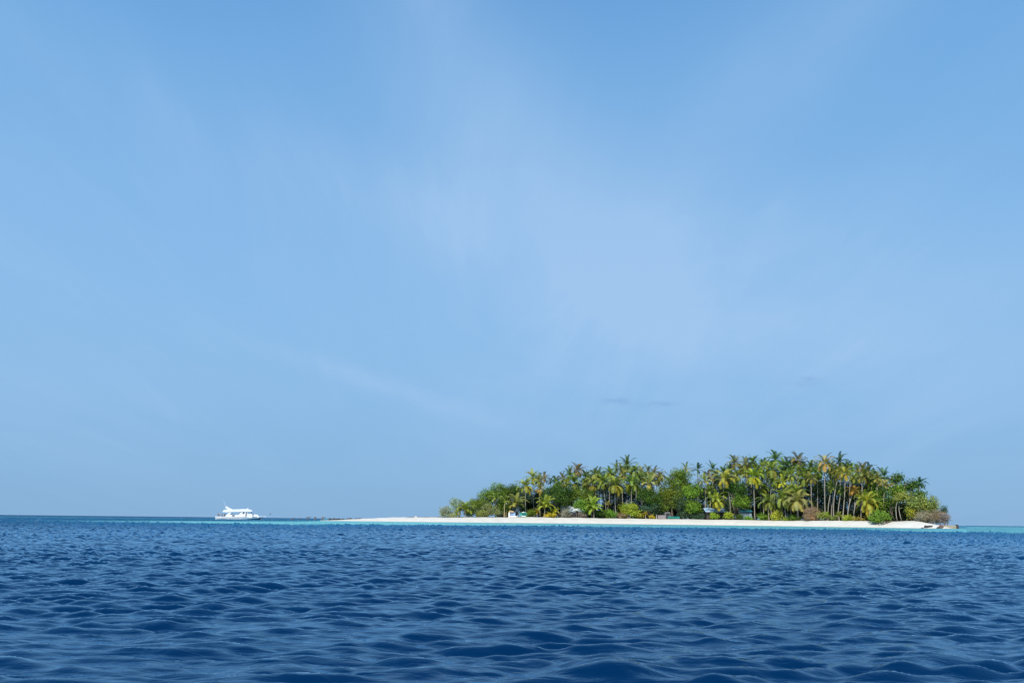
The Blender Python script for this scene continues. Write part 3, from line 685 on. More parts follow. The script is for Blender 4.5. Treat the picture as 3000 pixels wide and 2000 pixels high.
# left end
T(1378, 1497, 24, 18, 3, 'so', 'rounded grey-green shrub right behind the low young palm', 'shrub', 1.0, 0.32, 9)
T(1322, 1508, 18, 8, 1, 'gg', 'low pale scrub between the leftmost shrub and the low young palm', 'shrub', 0.9, 0.28, 7)
T(1307, 1494, 26, 22, 2, 'gg', 'pale grey-green feathery shrub, leftmost plant of the island', 'shrub', 0.55, 0.34, 8, tone=.2, bark=M_PALEBARK)
T(1343, 1480, 30, 28, 4, 'gg', 'airy grey-green tree above the leftmost shrub', 'tree', 0.6, 0.34, 9, tone=.2, bark=M_PALEBARK)
T(1398, 1480, 32, 26, 6, 'mg', 'olive green rounded tree rising right of the low young palm', 'tree', 1.0, 0.4, 10)
T(1425, 1458, 34, 26, 12, 'mg', 'green tree on the left slope of the grove, lowest of its skyline', 'tree', 1.0, 0.4)
T(1462, 1442, 38, 30, 18, 'mg', 'green tree on the left slope with dark tufts along its top', 'tree', 1.0, 0.42)
T(1500, 1438, 36, 28, 20, 'dg', 'dark green tree behind the first tall palm on the left slope', 'tree', 1.0, 0.42)
T(1432, 1493, 36, 24, 2, 'so', 'wide grey-olive bush left of the street lamp', 'shrub', 1.2, 0.34, 10)
T(1405, 1504, 16, 12, 1, 'og', 'small olive shrub between the low young palm and the wide grey-olive bush', 'shrub', 1, 0.3, 7)
T(1472, 1480, 26, 26, 6, 'mg', 'green tree right behind the street lamp', 'tree', 1.0, 0.36, 8)
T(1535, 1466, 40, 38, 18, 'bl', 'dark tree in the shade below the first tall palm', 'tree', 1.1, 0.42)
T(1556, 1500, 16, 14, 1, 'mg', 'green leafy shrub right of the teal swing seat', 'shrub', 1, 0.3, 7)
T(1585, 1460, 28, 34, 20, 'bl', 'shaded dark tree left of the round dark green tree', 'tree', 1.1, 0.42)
T(1637, 1444, 52, 42, 6, 'dg', 'round dark green tree left of the tin-roofed house', 'tree', 1.25, 0.46, 13, tone=.36)
T(1693, 1452, 30, 32, 8, 'mg', 'green tree above the tin roof, right of the round dark one', 'tree', 1.2, 0.42)
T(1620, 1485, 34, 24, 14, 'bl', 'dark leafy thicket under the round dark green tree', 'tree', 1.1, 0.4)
T(1702, 1478, 24, 20, 1.2, 'lg', 'fresh light green bush hanging over the tin roof', 'shrub', 1.2, 0.36, 9)
T(1658, 1503, 20, 15, 0.3, 'gy', 'grey dry leafless bush in front of the tin-roofed house', 'shrub', 1.5, 0.34, 9, sliver=True, tone=.2, trunks=5)
T(1706, 1507, 15, 11, 0.3, 'pu', 'purplish dry bush right of the dark house doorway', 'shrub', 1.5, 0.3, 8, sliver=True, tone=.2, trunks=4)
T(1612, 1508, 22, 8, 0.6, 'yl', 'low yellow-brown scrub under the bright young palm', 'shrub', 1.1, 0.3, 7, warm=.3)
T(1762, 1504, 22, 13, 2, 'dg', 'dark low shrub at the foot of the low palm with curled fronds', 'shrub', 1, 0.32, 8)
T(1788, 1504, 22, 14, 1, 'lg', 'yellow-green low shrub under the tiny pale palm', 'shrub', 1, 0.32, 8)
T(1846, 1492, 32, 22, 0.8, 'yb', 'big rounded yellow-green bush below the orange-hearted palm', 'shrub', 1.2, 0.36, 11, tone=.32)
T(1824, 1510, 22, 9, 0.2, 'bn', 'low brownish scrub at the foot of the big yellow-green bush', 'shrub', 1.1, 0.28, 7, warm=.1)
T(1875, 1510, 14, 8, 0.4, 'yl', 'small yellow leafy shrub right of the big yellow-green bush', 'shrub', 1, 0.28, 6)
T(1910, 1513, 10, 6, 0.2, 'yl', 'pale rounded straw-coloured shrub on the sand left of the plank fence', 'shrub', 1, 0.26, 6, warm=.3)
T(1905, 1458, 44, 34, 4, 'dg', 'broad dark green tree right below the star-shaped palm', 'tree', 1.2, 0.46, 12, tone=.34)
T(1908, 1492, 36, 20, 5, 'bl', 'dark thicket above the straw-coloured shrub', 'tree', 1.1, 0.4)
T(1990, 1408, 52, 42, 7, 'mg', 'great broadleaf tree, top half of the widest green dome in the middle of the island', 'tree', 1.2, 0.48, 15, tone=.34)
T(1968, 1458, 48, 40, 5, 'mg', 'leafy tree over the dark shed door, lower left of the great dome', 'tree', 1.2, 0.46, 13, tone=.36)
T(2022, 1446, 34, 34, 4, 'lg', 'lighter green tree on the right flank of the great dome', 'tree', 1.1, 0.44, 11, tone=.36)
T(2030, 1486, 34, 24, 2, 'mg', 'low spreading tree right of the long teal bench', 'tree', 1.1, 0.42, 10, tone=.36)
T(2000, 1474, 30, 24, 3, 'bl', 'bluish dark tree directly above the long teal bench', 'tree', 1.0, 0.42, 9, tone=.36)
T(2048, 1512, 26, 8, 1.5, 'bl', 'dark low scrub under the low spreading tree', 'shrub', 1, 0.3, 7)
T(2075, 1455, 28, 30, 14, 'dg', 'dark tree left behind the blue-roofed house', 'tree', 1.1, 0.42)
T(2160, 1432, 34, 32, 6, 'dg', 'dark green tree right of the long curved palm trunk', 'tree', 1.15, 0.46, 11, tone=.34)
T(2172, 1472, 36, 24, 3, 'mg', 'leafy green tree hanging over the grey-blue hut', 'tree', 1.1, 0.44, 10, tone=.38)
T(2142, 1482, 22, 26, 8, 'bl', 'shaded tree between the blue-roofed house and the grey-blue hut', 'tree', 1.1, 0.4)
T(2093, 1511, 17, 11, 0.3, 'yb', 'bright lime shrub in front of the left part of the blue-roofed house', 'shrub', 1.2, 0.34, 8)
T(2135, 1510, 17, 11, 0.3, 'yb', 'bright lime shrub around the foot of the long curved palm trunk', 'shrub', 1.2, 0.34, 8)
T(2190, 1518, 14, 6, 0.4, 'lg', 'low green shrub in front of the grey-blue hut', 'shrub', 1.1, 0.3, 7)
T(2168, 1514, 12, 8, 0.8, 'dg', 'dark small shrub left of the grey-blue hut', 'shrub', 1.1, 0.3, 7)
T(2234, 1513, 19, 11, 0.5, 'lg', 'leafy green shrub right of the straight pale trunk', 'shrub', 1.1, 0.34, 8)
T(2276, 1508, 20, 16, 0.5, 'yl', 'glowing yellow shrub below the low palm with a thin bare trunk', 'shrub', 1.25, 0.36, 9)
T(2303, 1519, 12, 8, 0.3, 'yb', 'small yellow-green shrub right of the glowing yellow one', 'shrub', 1.1, 0.3, 7)
T(2330, 1517, 20, 9, 1.0, 'mg', 'low green shrub under the wide low arching palm', 'shrub', 1.1, 0.3, 7)
T(2378, 1504, 31, 23, 0.6, 'bn', 'big brown dry bush in front of the dark trunks', 'shrub', 2.2, 0.34, 12, sliver=True, tone=.2, trunks=7)
T(2412, 1508, 14, 16, 1.2, 'og', 'olive shrub right of the big brown dry bush', 'shrub', 1.1, 0.3, 7)
T(2442, 1518, 14, 8, 0.5, 'og', 'low olive undergrowth shrub between the feet of the bare trunks', 'shrub', 1, 0.28, 6)
T(2486, 1518, 18, 9, 0.5, 'yb', 'yellow-green undergrowth shrub right of the curved yellow palm\'s foot', 'shrub', 1, 0.28, 7)
T(2516, 1521, 18, 7, 0.4, 'og', 'low brown-green shrub left of the leaning front palm', 'shrub', 1, 0.28, 7, warm=.2)
T(2570, 1440, 34, 30, 12, 'mg', 'green tree filling the slope below the leaning green palm', 'tree', 1.1, 0.42, 10, tone=.34)
T(2575, 1482, 34, 34, 8, 'mg', 'green tree right behind the leaning front palm', 'tree', 1.15, 0.42, 11, tone=.38)
T(2632, 1402, 20, 15, 14, 'dg', 'dome of dark leaves topping the right slope', 'tree', 1.2, 0.44, 8)
T(2664, 1424, 26, 22, 13, 'dg', 'dark tree on the right slope left of the rightmost palm', 'tree', 1.2, 0.44, 9)
T(2694, 1450, 24, 18, 11, 'dg', 'dark tree below the rightmost palm', 'tree', 1.2, 0.42, 9)
T(2625, 1438, 34, 24, 9, 'mg', 'green tree under the dome of dark leaves', 'tree', 1.2, 0.44, 10, tone=.34)
T(2648, 1456, 34, 13, 5, 'og', 'flat-topped olive yellow tree on a tall pale trunk near the right end', 'tree', 1.2, 0.36, 10, warm=.15, bark=M_PALEBARK, trunks=3, bases=[2636, 2648, 2622])
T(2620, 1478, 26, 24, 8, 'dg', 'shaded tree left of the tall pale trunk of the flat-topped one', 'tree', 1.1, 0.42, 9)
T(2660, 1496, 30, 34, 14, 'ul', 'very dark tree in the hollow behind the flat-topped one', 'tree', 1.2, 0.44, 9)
T(2580, 1512, 33, 20, -2.0, 'lg', 'bright green bush spilling over the sand right of the leaning front palm', 'shrub', 1.35, 0.40, 12, tone=.34)
T(2690, 1486, 38, 38, 4, 'so', 'big olive bush-tree at the right end, its left flank sunlit', 'tree', 1.25, 0.36, 12, tone=.3, warm=.1)
T(2672, 1504, 15, 20, 1.0, 'yl', 'yellow-leaved shrub at the left foot of the big olive bush-tree', 'shrub', 1.1, 0.34, 8)
T(2726, 1488, 30, 36, 5, 'og', 'brownish olive tree right of the big olive bush-tree', 'tree', 1.2, 0.34, 10, warm=.12)
T(2708, 1515, 34, 17, 1.0, 'gy', 'tangle of grey-brown dry branches below the right-end trees', 'shrub', 1.9, 0.32, 11, sliver=True, tone=.22, trunks=7, hd=2.6)
T(2748, 1508, 24, 19, 1.5, 'bn', 'brown dry bush second from the right end', 'shrub', 1.7, 0.32, 10, sliver=True, tone=.22, trunks=5, hd=2.4)
T(2768, 1516, 16, 16, 1.0, 'pu', 'pale purplish bare bush at the extreme right end', 'shrub', 1.5, 0.32, 8, sliver=True, tone=.15, trunks=5, hd=1.8)
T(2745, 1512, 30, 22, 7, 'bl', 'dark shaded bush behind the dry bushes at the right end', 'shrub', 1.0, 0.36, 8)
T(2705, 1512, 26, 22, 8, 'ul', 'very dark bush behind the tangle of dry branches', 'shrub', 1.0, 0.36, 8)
T(2765, 1494, 11, 13, 4, 'bl', 'small dark sprig tree sticking up at the extreme right', 'tree', 0.8, 0.36, 6)
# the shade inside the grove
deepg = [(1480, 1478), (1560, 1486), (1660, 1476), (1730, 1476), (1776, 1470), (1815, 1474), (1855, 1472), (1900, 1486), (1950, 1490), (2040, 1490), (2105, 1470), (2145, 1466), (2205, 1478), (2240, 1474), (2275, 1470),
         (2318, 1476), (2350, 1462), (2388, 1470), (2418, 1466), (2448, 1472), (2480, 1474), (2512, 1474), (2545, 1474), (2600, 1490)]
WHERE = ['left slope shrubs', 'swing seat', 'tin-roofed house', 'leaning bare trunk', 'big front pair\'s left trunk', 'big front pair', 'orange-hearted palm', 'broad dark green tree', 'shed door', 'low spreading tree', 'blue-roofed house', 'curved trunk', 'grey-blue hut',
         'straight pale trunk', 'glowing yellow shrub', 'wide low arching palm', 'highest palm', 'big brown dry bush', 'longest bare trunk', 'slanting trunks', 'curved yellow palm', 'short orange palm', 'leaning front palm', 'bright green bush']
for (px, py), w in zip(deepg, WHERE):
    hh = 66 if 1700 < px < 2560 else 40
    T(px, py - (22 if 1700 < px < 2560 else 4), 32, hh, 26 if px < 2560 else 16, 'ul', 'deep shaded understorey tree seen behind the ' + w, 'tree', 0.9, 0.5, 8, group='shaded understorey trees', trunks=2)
REAR = [(1578, 1408, 'the first tall palm and the full green one'), (1630, 1414, 'the small dark palm tip'), (1670, 1394, 'the brown-grey palm and the spear'), (1728, 1402, 'the black-speared palm, on its left'), (1756, 1396, 'the black-speared palm itself'),
        (1795, 1398, 'the left one of the big front pair'), (1820, 1378, 'the two upright dark spears'), (1850, 1394, 'the highest palm of the left half'), (1890, 1398, 'the star-shaped palm, on its left'), (1926, 1402, 'the star-shaped palm, on its right'),
        (2096, 1400, 'the brown palm, on its right'), (2136, 1392, 'the windswept palm'), (2170, 1374, 'the brown-topped palm, on its right'), (2196, 1374, 'the straw-brown palm, on its right'), (2220, 1380, 'the tall straight-trunked palm, on its right'),
        (2246, 1366, 'the small green skyline palm, on its right'), (2256, 1394, 'the wide arching palm, just below it'), (2296, 1364, 'the second highest palm, on its right'), (2326, 1366, 'the dark palm, towards the highest one'), (2302, 1394, 'the yellow rosette palm, above its right side'),
        (2352, 1368, 'the highest palm, on its right'), (2370, 1388, 'the orange-tipped palm, above its right side'), (2400, 1372, 'the longest bare trunk, on its left'), (2434, 1368, 'the longest bare trunk, on its right'), (2450, 1396, 'the orange dead fronds, on their left'),
        (2480, 1372, 'the curved yellow palm'), (2512, 1384, 'the blue-green slope palm, on its right'), (2538, 1398, 'the brown-hearted palm, on its right'), (2556, 1396, 'the blue-grey palm, below it'), (2580, 1414, 'the lone dark palm, on its left')]
for k, (px, py, w) in enumerate(REAR):
    palm(px, py, 27, 30 + k % 4 * 2, None, 'mostly hidden rear palm behind ' + w, 'g' if k % 3 else 'ol', 'abce'[k % 4], group='rear palms hidden behind the others')

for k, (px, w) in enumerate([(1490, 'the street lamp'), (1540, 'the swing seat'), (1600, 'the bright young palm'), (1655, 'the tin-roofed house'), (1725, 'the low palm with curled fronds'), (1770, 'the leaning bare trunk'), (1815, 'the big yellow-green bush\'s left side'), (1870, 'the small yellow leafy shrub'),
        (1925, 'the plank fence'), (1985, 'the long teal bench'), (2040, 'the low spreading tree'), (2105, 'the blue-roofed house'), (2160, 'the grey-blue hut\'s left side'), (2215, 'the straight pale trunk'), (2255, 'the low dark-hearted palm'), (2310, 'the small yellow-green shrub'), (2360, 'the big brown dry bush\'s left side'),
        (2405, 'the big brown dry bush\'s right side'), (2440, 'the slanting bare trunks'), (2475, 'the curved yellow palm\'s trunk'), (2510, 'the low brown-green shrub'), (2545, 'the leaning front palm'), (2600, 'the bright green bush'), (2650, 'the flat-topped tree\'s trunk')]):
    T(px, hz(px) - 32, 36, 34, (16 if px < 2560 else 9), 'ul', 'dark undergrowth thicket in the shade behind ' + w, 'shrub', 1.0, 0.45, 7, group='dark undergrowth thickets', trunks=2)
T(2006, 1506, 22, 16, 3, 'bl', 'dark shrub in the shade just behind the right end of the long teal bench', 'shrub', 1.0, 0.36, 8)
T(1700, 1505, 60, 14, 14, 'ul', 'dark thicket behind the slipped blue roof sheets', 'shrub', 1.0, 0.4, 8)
# ------------------------------------------------------------------ the boat
M_GEL = simple('white_gelcoat', (0.88, 0.88, 0.87), 0.25, 0.03, 2); M_HULLSHADE = simple('teal_hull_shade', (0.015, 0.13, 0.19), 0.4, 0.1)
M_GLASS = simple('tinted_glass', (0.02, 0.035, 0.05), 0.08, 0.1); M_DARK = simple('dark_interior', (0.03, 0.03, 0.035), 0.7); M_STEEL = simple('steel_tube', (0.6, 0.6, 0.6), 0.3, 0.05, metal=0.8)
M_GREYW = simple('grey_rubber', (0.25, 0.26, 0.28), 0.7)
YB = 300.0
b0 = at(600 + 345 / 11.76, 1521.5, YB); K = 11.76 * FPX / YB       # zoomed pixels per metre
def bz_(zx, zy): return ((zx - 345) / K, (720 - zy) / K)
boat = thing('motor_yacht', (b0[0], YB, 0), 'white single-deck motor yacht with a swept hardtop anchored left of the sand spit', 'boat')
BROT = math.atan2(-b0[0], YB); boat.rotation_euler.z = BROT; boat.scale = (math.cos(BROT), 1, 1)     # lies square to the line of sight
LB = (1985 - 345) / K
def hull_part(name, lo, hi, mat):
    """hull skin between two fractions of its height; stations along x"""
    V = []; F = []; ns = 26; nr = 6
    for sgn in (-1, 1):
        base = len(V)
        for i in range(ns + 1):
            s = i / ns; x = LB * s
            beam = 2.35 * (1 - max(0, (s - 0.52) / 0.48) ** 2.3) * (0.94 + 0.06 * min(1, s / 0.15)) + 0.03
            sheer = 1.28 - 0.18 * math.sin(math.pi * min(1, s * 1.15)) * 0.5 + 0.10 * s
            keel = -0.55 + 1.45 * max(0, (s - 0.86) / 0.14) ** 1.6
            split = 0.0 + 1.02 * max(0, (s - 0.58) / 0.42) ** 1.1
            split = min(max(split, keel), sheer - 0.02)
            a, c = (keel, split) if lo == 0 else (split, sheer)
            for k in range(nr + 1):
                q = k / nr; zz = a + (c - a) * q
                f = (zz - keel) / (sheer - keel + 1e-6); f = max(f, 0)
                bw = beam * (f ** (0.10 + 0.6 * s ** 3)) * (0.95 + 0.05 * f)
                V.append((x - (0.25 * (1 - f) if s < 0.02 else 0) * -1, sgn * bw, zz))
        for i in range(ns):
            for k in range(nr):
                p = base + i * (nr + 1) + k; F.append((p, p + nr + 1, p + nr + 2, p + 1))
    h = len(V) // 2
    for k in range(nr): F.append((k, k + 1, h + k + 1, h + k))       # transom
    if lo: 
        for i in range(ns): p = i * (nr + 1) + nr; F.append((p, p + nr + 1, h + p + nr + 1, h + p))   # deck
    mb = MB(); mb.v = V; mb.f = F
    return mb.build(name, mat, boat)
hull = hull_part('hull', 1, 0, M_GEL); hull_part('lower_hull_shade', 0, 1, M_HULLSHADE)  # lower hull skin: teal colour carries the shade under the bow flare
MB().tube([(0.1, -2.36, .62), (6, -2.42, .62), (9.5, -2.40, .66)], 0.05, 6).build('rub_rail', M_GREYW, boat)
MB().tube([(0.1, 2.36, .62), (6, 2.42, .62), (9.5, 2.40, .66)], 0.05, 6).build('rub_rail', M_GREYW, boat)
wall_aft = [bz_(*p) for p in ((672, 650), (680, 606), (800, 474), (872, 472), (868, 500), (818, 552), (912, 562), (920, 650))]
wall_mid = [bz_(*p) for p in ((1000, 655), (1002, 562), (1110, 556), (1222, 452), (1262, 452), (1248, 526), (1322, 526), (1322, 452), (1366, 452), (1366, 655))]
wall_fore = [bz_(*p) for p in ((1402, 655), (1400, 452), (1418, 452), (1420, 516), (1560, 516), (1600, 522), (1600, 650))]
for sg in (-1, 1):
    y0, y1 = sg * 2.02, sg * 2.12
    for w in (wall_aft, wall_mid, wall_fore): MB().prism(w, min(y0, y1), max(y0, y1)).build('side_wall', M_GEL, boat)
    MB().prism([bz_(*p) for p in ((1292, 460), (1322, 460), (1322, 524), (1288, 524))], min(sg * 2.05, sg * 2.08), max(sg * 2.05, sg * 2.08)).build('window', M_GLASS, boat)
    if sg < 0: MB().prism([bz_(*p) for p in ((1366, 454), (1401, 454), (1401, 652), (1366, 652))], min(sg * 1.9, sg * 1.96), max(sg * 1.9, sg * 1.96)).build('door', M_DARK, boat)
    fr = MB(); q_ = [bz_(*p) for p in ((1425, 512), (1500, 456), (1590, 514), (1425, 512))]; fr.tube([(a, sg * 1.97, b) for a, b in q_], 0.03, 5); fr.build('window_frame', M_DARK, boat)
    MB().prism([bz_(*p) for p in ((1120, 545), (1200, 454), (1222, 454), (1150, 545))], min(sg * 1.85, sg * 1.9), max(sg * 1.85, sg * 1.9)).build('bulkhead', M_DARK, boat)
MB().prism([bz_(*p) for p in ((1545, 455), (1560, 455), (1610, 522), (1595, 522))], -1.9, 1.9).build('windscreen', M_GLASS, boat)
MB().prism([bz_(*p) for p in ((1600, 655), (1600, 516), (1790, 548), (1832, 604), (1832, 640))], -1.15, 1.15).build('fore_cabin', M_GEL, boat)
MB().prism([bz_(*p) for p in ((1366, 655), (1370, 600), (1600, 600), (1600, 655))], -1.8, 1.8).build('console', M_GEL, boat)
roof = [bz_(*p) for p in ((582, 472), (582, 440), (620, 396), (720, 384), (880, 382), (1400, 356), (1445, 362), (1578, 404), (1580, 434), (1540, 448), (1200, 458), (900, 462), (720, 478))]
MB().prism(roof, -2.25, 2.25).build('hardtop', M_GEL, boat)
for sg in (-1, 1):
    MB().prism([bz_(*p) for p in ((760, 388), (662, 332), (668, 288), (704, 282), (790, 336), (920, 384))], sg * 1.9 - .14, sg * 1.9 + .14).build('roof_fin', M_GEL, boat)
MB().box((*[bz_(684, 0)[0]], 0, bz_(0, 300)[1]), (0.45, 3.6, 0.16)).build('radar_arch', M_GEL, boat)
MB().tube([(bz_(668, 0)[0], -1.5, bz_(0, 292)[1]), (bz_(560, 0)[0], -1.5, bz_(0, 75)[1])], [0.05, 0.025], 6).build('antenna', M_GEL, boat)
MB().tube([(bz_(1425, 0)[0], 0, bz_(0, 360)[1]), (bz_(1425, 0)[0], 0, bz_(0, 320)[1])], [0.13, 0.11], 10).build('mast_light', M_GEL, boat)
pp = MB(); x0 = bz_(1832, 0)[0]; x1 = bz_(2095, 0)[0]; pz = bz_(0, 602)[1]
pp.box(((x0 + x1) / 2, 0, pz), (x1 - x0, 0.55, 0.14)); pp.build('bow_pulpit', M_GEL, boat)
MB().tube([(bz_(2000, 0)[0], 0, pz), (bz_(1950, 0)[0], 0, .6), (bz_(1890, 0)[0], 0, -.1)], 0.05, 6).build('anchor_rope', M_GEL, boat)
rl = MB()
for sg in (-1, 1):
    rl.tube([(0.4, sg * 2.15, 1.28), (0.4, sg * 2.15, 1.85), (3.4, sg * 2.15, 1.85)], 0.025, 5)
    for q in (1.4, 2.4): rl.tube([(q, sg * 2.15, 1.28), (q, sg * 2.15, 1.85)], 0.02, 5)
rl.build('stern_rail', M_STEEL, boat)

# ------------------------------------------------------------------ people on the boat
M_SKIN = simple('skin', (0.30, 0.17, 0.10), 0.6, 0.06)
def cloth(c): return simple('cloth', c, 0.85, 0.1)
def skinned(name, verts, edges, radii, mat, parent):
    me = bpy.data.meshes.new(name); me.from_pydata(verts, edges, []); me.materials.append(mat)
    o = bpy.data.objects.new(name, me); COL.objects.link(o); o.parent = parent
    md = o.modifiers.new('skin', 'SKIN'); sv = me.skin_vertices[0] if me.skin_vertices else None
    if sv is None:
        bpy.context.view_layer.objects.active = o; sv = me.skin_vertices[0]
    for i, r in enumerate(radii): sv.data[i].radius = (r, r)
    sv.data[0].use_root = True
    sb = o.modifiers.new('sub', 'SUBSURF'); sb.levels = 1; sb.render_levels = 1
    md.use_smooth_shade = True
    return o
def person(loc, face, label, shirt, shorts, hair, pose='stand', cap=None):
    t = thing('person', loc, label, 'person', 'people aboard the white yacht', face)
    sit = pose == 'sit'; hp = 0.46 if sit else 0.94
    lean = 0.10 if pose == 'lean' else 0.0
    V = [(0, 0, hp)]; R = [0.15]; E = []
    def add(p, r, par): V.append(p); R.append(r); E.append((par, len(V) - 1)); return len(V) - 1
    s1 = add((lean * .4, 0, hp + .24), .13, 0); s2 = add((lean, 0, hp + .46), .15, s1); nk = add((lean * 1.2, 0, hp + .60), .055, s2)
    h1 = add((lean * 1.3 + .02, 0, hp + .68), .075, nk); h2 = add((lean * 1.3 + .02, 0, hp + .78), .085, h1)
    for sg in (-1, 1):
        sh_ = add((lean, sg * .19, hp + .49), .055, s2); eb = add((lean + .03, sg * .25, hp + .22), .043, sh_); wr = add((lean + (.2 if sit else .10), sg * .22, hp + .0), .030, eb)
        hd_ = add((lean + (.27 if sit else .12), sg * .21, hp - .07), .034, wr)
        for q in range(4): add((lean + (.34 if sit else .14) + q * .004, sg * .21 + (q - 1.5) * .018, hp - .14 - .012 * (1.5 - abs(q - 1.5))), .009, hd_)
        add((lean + (.30 if sit else .17), sg * .175, hp - .10), .011, hd_)
        th = add((0, sg * .10, hp - .06), .088, 0)
        kn = add((.42, sg * .12, hp) if sit else (.03, sg * .11, hp * .52), .062, th)
        an = add((.44, sg * .12, .08) if sit else (0, sg * .11, .09), .040, kn); add((.58, sg * .13, .04) if sit else (.15, sg * .13, .04), .038, an)
    skinned('body', V, E, R, M_SKIN, t)
    skinned('shirt', [(0, 0, hp + .04), (lean * .4, 0, hp + .24), (lean, 0, hp + .47), (lean, .2, hp + .49), (lean, -.2, hp + .49), (lean + .02, .25, hp + .33), (lean + .02, -.25, hp + .33)],
            [(0, 1), (1, 2), (2, 3), (2, 4), (3, 5), (4, 6)], [.16, .150, .165, .075, .075, .06, .06], cloth(shirt), t)
    kk = [(.30, sg * .12, hp) if sit else (.02, sg * .11, hp * .62) for sg in (-1, 1)]
    skinned('shorts', [(0, 0, hp + .03), (0, -.10, hp - .06), (0, .10, hp - .06), kk[0], kk[1]], [(0, 1), (0, 2), (1, 3), (2, 4)], [.165, .105, .105, .09, .09], cloth(shorts), t)
    hc = (lean * 1.3 + .005, 0, hp + .80)
    MB().ball(hc, (.105, .092, .095), 10, 7).build('cap' if cap else 'hair', cloth(cap if cap else hair), t, True)
    f = MB(); fx = lean * 1.3 + .02
    f.tube([(fx + .085, 0, hp + .755), (fx + .118, 0, hp + .715), (fx + .088, 0, hp + .712)], [.008, .014, .010], 6)
    f.build('nose', M_SKIN, t, True)
    e = MB()
    for sg in (-1, 1): e.ball((fx + .088, sg * .032, hp + .755), .012, 6, 5)
    e.build('eyes', M_DARK, t, True)
    return t
def on_boat(zx, y, z):
    q = (zx - 345) / K * math.cos(BROT); return (b0[0] + q * math.cos(BROT) - y * math.sin(BROT), YB + q * math.sin(BROT) + y * math.cos(BROT), z)
PB = [(437, -1.0, 1.28, 0.5, 'person in a dark top sitting on the yacht\'s stern, nearest its end', (.05, .05, .08), (.1, .1, .12), (.02, .015, .01), 'sit', None),
      (488, -1.5, 1.28, -1.4, 'person in a white cap sitting on the stern facing the camera', (.35, .33, .33), (.08, .07, .1), (.02, .015, .01), 'sit', (.75, .75, .72)),
      (575, -1.2, .9, 1.2, 'person in a dark top sitting low in the middle of the stern deck', (.09, .08, .1), (.2, .18, .2), (.02, .02, .02), 'sit', None),
      (662, -1.5, .62, -1.2, 'person in dark clothes standing against the yacht\'s slanted aft pillar', (.04, .04, .06), (.05, .05, .06), (.02, .02, .02), 'stand', None),
      (893, -.8, .95, .4, 'person in dark clothes leaning in the yacht\'s open side saloon', (.02, .03, .06), (.03, .03, .04), (.02, .015, .01), 'lean', None),
      (940, -1.7, .25, -1.5, 'person in grey at the left side of the yacht\'s side gate', (.22, .22, .26), (.1, .1, .12), (.03, .02, .01), 'stand', None),
      (988, -1.7, .25, -1.7, 'person in purple-brown at the right side of the yacht\'s side gate', (.20, .14, .18), (.08, .06, .1), (.03, .02, .01), 'stand', None)]
for zx, y, z, fa, lab, c1, c2, c3, po, cap in PB: person(on_boat(zx, y, z), fa, lab, c1, c2, c3, po, cap)

# ------------------------------------------------------------------ the ruined jetty, reef stones, bird
M_CONC = simple('weathered_concrete', (0.12, 0.12, 0.125), 0.9, 0.35, 4); M_ROCK = simple('reef_rock', (0.055, 0.055, 0.055), 0.9, 0.4, 3); M_PALEROCK = simple('pale_rock', (0.6, 0.57, 0.5), 0.9, 0.15, 3)
PILES = [(857, 'slanted broken pair of concrete jetty piles, nearest the yacht', 'pair'), (879, 'single thin leaning jetty pile', 'thin'), (901, 'T-shaped jetty pile whose cap beam sticks out to the right, left of the next two', 'tr'),
         (923, 'T-shaped jetty pile with a short stubby cap, between two longer-capped ones', 't'), (945, 'T-shaped jetty pile nearest the sand spit', 'tr')]
for px, lab, kd in PILES:
    Y = 300.0; x = gx(px, Y); t = thing('jetty_pile', (x, Y, 0), lab, 'jetty pile', 'ruined jetty piles in the water')
    if kd == 'pair':
        MB().tube([(-.45, 0, -1), (-.2, 0, 1.0)], [.2, .16], 8).build('post', M_CONC, t); MB().tube([(.25, .3, -1), (.55, .3, 1.25)], [.16, .12], 8).build('post', M_CONC, t)
        MB().tube([(-.3, 0, .45), (.45, .3, .55)], .1, 6).build('brace', M_CONC, t)
    elif kd == 'thin': MB().tube([(-.1, 0, -1), (.2, 0, 1.1)], [.18, .14], 8).build('post', M_CONC, t)
    else:
        w = 1.7 if kd == 'tr' else 1.0; off = .45 if kd == 'tr' else 0
        MB().tube([(-.1, 0, -1), (0, 0, 1.15)], [.40, .32], 9).build('post', M_CONC, t); MB().box((off, 0, 1.27), (w, .5, .3), 0.03, .04).build('cap_beam', M_CONC, t)
def rock(px, Y, w, h, d, label, mat=None, group=None, z=None, sd=0):
    random.seed(900 + sd); x = gx(px, Y); zz = max(float(gz(x, Y)), 0) if z is None else z
    o = MB().ball((0, 0, h * .28), (w / 2, d / 2, h * .72), 9, 6, .22).build('rock', mat or M_ROCK); o.location = (x, Y, zz - .08)
    return tag(o, label, 'rock', group)
for k in range(16):
    px = 964 + k * 7.2 + random.uniform(-2, 2); random.seed(50 + k)
    rock(px, 345 + random.uniform(-4, 4), random.uniform(.7, 1.9), random.uniform(.5, 1.05), 1.0, 'small dark stone in the low broken line of stones behind the sand spit', None, 'low line of stones behind the sand spit', 0.35, k)
rock(2701, 219, .9, .35, .8, 'small dark rock at the waterline, leftmost at the right end of the beach', sd=31)
rock(2712, 220, 1.0, .75, 1.0, 'upright dark rock on the waterline, joined by a long low one', sd=32)
rock(2723, 220, 2.2, .5, 1.2, 'long low wedge-shaped dark rock on the wet sand', sd=33)
rock(2748, 217.5, .9, .6, .9, 'dark rock left of the reddish one beside the masonry wall', sd=34)
rock(2757, 217.5, 1.2, 1.0, 1.1, 'reddish dark rock against the end of the masonry wall', simple('reddish_rock', (.16, .10, .08), .9, .4, 3), sd=35)
rock(2764, 215.5, .9, .3, .7, 'small white stone at the water\'s edge under the masonry wall', M_PALEROCK, sd=36)
